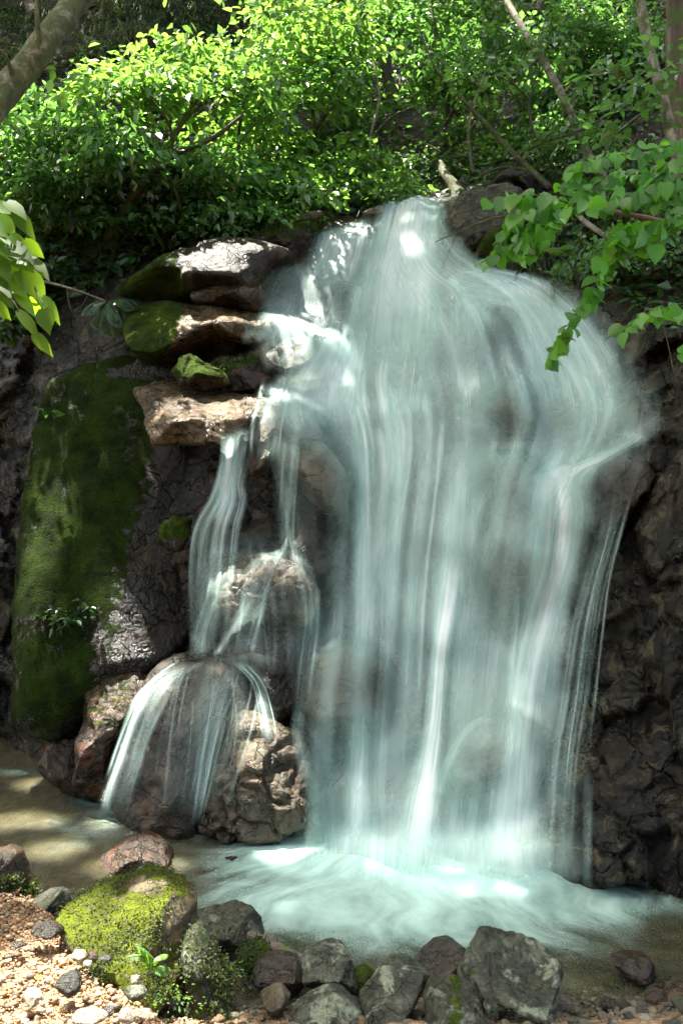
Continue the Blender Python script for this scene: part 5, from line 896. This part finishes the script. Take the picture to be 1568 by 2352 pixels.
# moss cushions of real tufts on the mossy stones
def moss_tufts(obname, n, L, mat, seed, zmin=-.1, box=None, thr=.4):
    ob, V, Fc = [r for r in ROCKS if r[0].get('label', '').startswith(obname)][0]; R = np.random.default_rng(seed); N = vnormals(V, Fc)
    mv = np.empty(len(V), np.float32); ob.data.attributes['moss'].data.foreach_get('value', mv)
    w = np.where((mv + .75 * fbm(V * 9 + seed, 3) > thr) & (N[:, 2] > zmin) & (N[:, 1] < .4), 1., 0.)
    if w.sum() < 1: return
    i = R.choice(len(V), n, p=w / w.sum()); B = V[i] + R.normal(size=(n, 3)) * .008 + N[i] * .002; A = N[i] * .8 + R.normal(size=(n, 3)) * .7; nn = N[i] + R.normal(size=(n, 3)) * .6; nn /= np.linalg.norm(nn, axis=1)[:, None]; l = L * R.uniform(.5, 1.4, n)
    v, f = leaf_geo(B, A, nn, l, l * .8); o = mesh_np('moss', v, f, mat, attrs={'tone': tones(len(v), 6, R)}, loc=np.array(ob.location)); o.parent = ob; o.location = (0, 0, 0)
L_MOSS = leaf_mat('moss leaflets', (.034, .048, .006), (.075, .10, .008), .8, .3, .6)
L_MOSSD = leaf_mat('dark moss leaflets', (.016, .034, .004), (.04, .075, .005), .8, .3, .6)
moss_tufts('big boulder furred', 5200, .009, L_MOSS, 71); moss_tufts('low mossy rock hugging', 2200, .012, L_MOSS, 72)
moss_tufts('mossy rock cut by', 1200, .013, L_MOSS, 73); moss_tufts('low rock topped', 900, .010, L_MOSSD, 74)
moss_tufts('short ledge capped', 900, .022, L_MOSS, 76); moss_tufts('orange rock knob', 900, .022, L_MOSS, 77); moss_tufts('mossy crest rock', 900, .022, L_MOSS, 78)

# ------------------------------------------------------------------ gravel
R = np.random.default_rng(95); S1, F1 = ico(1); n = 15000
px = R.uniform(-2.2, -.25, n * 3); py = 2.75 + 1.9 * R.random(n * 3) ** 1.25; dd = (-.78 - px) * .82 + (3.75 - py) * .57; ok = (dd > -.16 + .1 * R.random(n * 3)) & (py < 4.7); px, py = px[ok][:n], py[ok][:n]; n = len(px)
sz = .0035 + .014 * R.random(n) ** 5.0; sh = R.uniform(.6, 1.3, (n, 1, 3)) * np.array([1, 1, .7]); jit = 1 + .25 * R.normal(size=(n, len(S1), 1))
V = S1[None] * sh * jit * sz[:, None, None]; an = R.uniform(0, 6.28, n); co, si = np.cos(an)[:, None], np.sin(an)[:, None]
V = np.stack([V[..., 0] * co - V[..., 1] * si, V[..., 0] * si + V[..., 1] * co, V[..., 2]], -1); V = V + np.stack([px, py, ground_z(px, py) + .012 + sz * .2 + .02 * fbm(np.stack([px, py, ground_z(px, py)], -1) * 3, 3)], -1)[:, None]
pal = np.array([(.42, .24, .12), (.50, .34, .20), (.55, .42, .28), (.30, .17, .09), (.60, .50, .38), (.20, .13, .08), (.12, .09, .07), (.46, .27, .13), (.40, .31, .20)]); cc = pal[R.integers(0, len(pal), n)] * R.uniform(.55, 1.0, (n, 1)) * [1, .90, .74]
def pebble_mat():
    t = NT('pebble stone'); p = t.pos(); c = t.mix(t.maprange(t.noise(120, 4, .7, p), .3, .7), t.mix(1., t.attr('col', 'Color'), .6, 'MULTIPLY'), t.attr('col', 'Color')); b = t.n('BsdfPrincipled'); t.set(b, 'Base Color', c); t.set(b, 'Roughness', .7); t.set(b, 'Normal', t.bump(t.noise(200, 3, .6, p), .5, .004)); return t.done(b.outputs[0])
M_PEB = pebble_mat(); fi = (np.arange(n)[:, None, None] * len(S1) + F1[None]).reshape(-1, 3)
tag(mesh_np('gravel', V.reshape(-1, 3), fi, M_PEB, colors=np.repeat(cc, len(S1), 0)), 'loose tan and pinkish pebbles of the sunny bank', 'gravel', kind='stuff')
n = 1500; px = R.uniform(-.5, 2.0, n); py = R.uniform(3.4, 4.15, n); ok = (px > .7) | (R.random(n) < .55); px, py = px[ok], py[ok]; n = len(px); sz = .006 + .026 * R.random(n) ** 3
S2, F2 = ico(2); sh = R.uniform(.6, 1.3, (n, 1, 3)) * np.array([1, 1, .65]); dn = sphere_dirs(n * 5, R).reshape(n, 5, 3); V = np.repeat(S2[None], n, 0)
for k in range(5): e = np.einsum('nvk,nk->nv', V, dn[:, k]) - R.uniform(.5, .8, (n, 1)); V = V - np.where(e > 0, e, 0)[..., None] * dn[:, k][:, None]
V = V * sh * sz[:, None, None] + np.stack([px, py, ground_z(px, py) + sz * .3], -1)[:, None]; pal = np.array([(.09, .085, .055), (.055, .055, .04), (.13, .115, .075), (.12, .075, .033), (.04, .034, .025), (.18, .17, .125)]); cc = pal[R.integers(0, len(pal), n)] * R.uniform(.7, 1.1, (n, 1))
tag(mesh_np('rubble', V.reshape(-1, 3), (np.arange(n)[:, None, None] * len(S2) + F2[None]).reshape(-1, 3), M_PEB, colors=np.repeat(cc, len(S2), 0), smooth=False), 'dark stony rubble between the near shore rocks', 'rubble', kind='stuff')
G7 = 'larger stones lying on the gravel bank'
for (x, y, w, h, mt, lb) in ((183, 2196, 34, 30, M_PALE, 'white grey stone lying next to an orange stone on gravel'), (214, 2196, 26, 26, M_RUST, 'orange stone touching the white grey stone on gravel'), (160, 2262, 64, 54, M_OLIVE, 'big dark olive stone in the middle of the gravel'), (75, 2290, 46, 44, M_PALE, 'bleached white stone in the brightest gravel'), (240, 2202, 30, 16, M_GREY, 'flat blue grey stone under the mossy boulder'), (310, 2282, 54, 34, M_OLIVE, 'smooth dark stone by the weeds on the gravel'), (202, 2338, 90, 32, M_PALE, 'long pale stone cut by the bottom edge'), (290, 2335, 42, 36, M_PALE, 'grey stone at the bottom edge right of the long pale stone'),
                          (312, 2250, 24, 20, M_PALE, 'small tan grey stone just left of the fern root'), (110, 2140, 80, 34, M_BROWN, 'long brown stone half sunk behind the gravel'), (202, 2214, 22, 16, M_PALE, 'small white stone in front of the orange stone'), (330, 2330, 40, 24, M_PALE, 'tan stone among wet grit near the bottom edge'), (40, 2172, 40, 14, M_BROWN, 'thin dark stone in the shaded gravel by the left edge'), (250, 2322, 26, 28, M_DARKSTONE, 'black slaty stone standing in the pale gravel')):
    Yb = 1.6 * FPX / (y + h * .4 - 1176); Yb = min(Yb, 4.3); R2 = np.random.default_rng(x + y); th = np.linspace(0, 2 * np.pi, 9)[:-1]; rr = R2.uniform(.82, 1.12, 8)
    rock('stone', lb, [(x + w / 2 * r * math.cos(a), y + h / 2 * r * math.sin(a)) for a, r in zip(th, rr)], Yb, w / FPX * Yb * .42, mt, 'stone', 4, x + 60, .5, 3.2, 9, 1.1, group=G7)
t = tree('yellow fallen leaf lying on the gravel', (92, 2243, 3.36), 'fallen_leaf', 'leaf'); V, Q, T_ = big_leaf(P(86, 2250, 3.36), P(100, 2236, 3.42), .03, np.array([0, -.3, 1.])); o = mesh_np('blade', V, Q, leaf_mat('yellow dead leaf', (.5, .27, .02), (.5, .3, .02), .6, .3), attrs={'tone': np.full(len(V), .5)}, loc=np.array(t.location)); o.parent = t; o.location = (0, 0, 0)

# ------------------------------------------------------------------ unseen forest leaves overhead, added for shade; gaps cut towards chosen sun patches
R = np.random.default_rng(97); n = 66000; cx_ = R.uniform(-12.5, 4.5, n); cy_ = R.uniform(3.4, 23, n); cz_ = np.maximum(8.6, 3.6 + .62 * cy_) + R.uniform(4.5, 9., n); B = np.stack([cx_, cy_, cz_], -1); hl = R.uniform(.16, .30, n)
keep = np.ones(n, bool)
for k_, (c, r) in enumerate(zip(LC, LR)):
    d = B - c; s = d @ SUN; dist = np.linalg.norm(d - s[:, None] * SUN, axis=1); w_ = k_ < NW; near_ = lit[k_, 2] < 3.8
    keep &= ~((s > 0) & (dist < r * (1.35 if w_ else 1.9 if near_ else 1.15) * R.uniform(.8, 1.1, n) + hl * (.1 if w_ else .6)) & ((R.random(n) < .58) | (not w_)))
keep &= (B[:, 1] - .18 * (B[:, 2] - 9) < 10.0) | (R.random(n) < np.where(B[:, 1] > 13, .72, .9))
keep &= (fbm(B * [.9, .9, .4], 2) > -.55) | (B[:, 1] - .18 * (B[:, 2] - 9) < 10.0) | ((B[:, 0] < -4.2) & (B[:, 1] < 15) & (B[:, 1] > 12.2))
B = B[keep]; hl = hl[keep]; n = len(B); ax = R.normal(size=(n, 3)) * [1, 1, .3]; nn = SUN * .8 + np.array([0, 0, .6]) + R.normal(size=(n, 3)) * .35; nn /= np.linalg.norm(nn, axis=1)[:, None]; ax /= np.linalg.norm(ax, axis=1)[:, None]
V, F_ = leaf_geo(B - ax * (hl * .5)[:, None], ax, nn, hl, hl * .8, .1, .05)
tag(mesh_np('shade_canopy', V, F_, L_TREE, attrs={'tone': tones(len(V), 6, R)}, smooth=False), 'unseen forest leaves added overhead for shade, gaps cut to dapple the sunlight', 'canopy', kind='stuff')
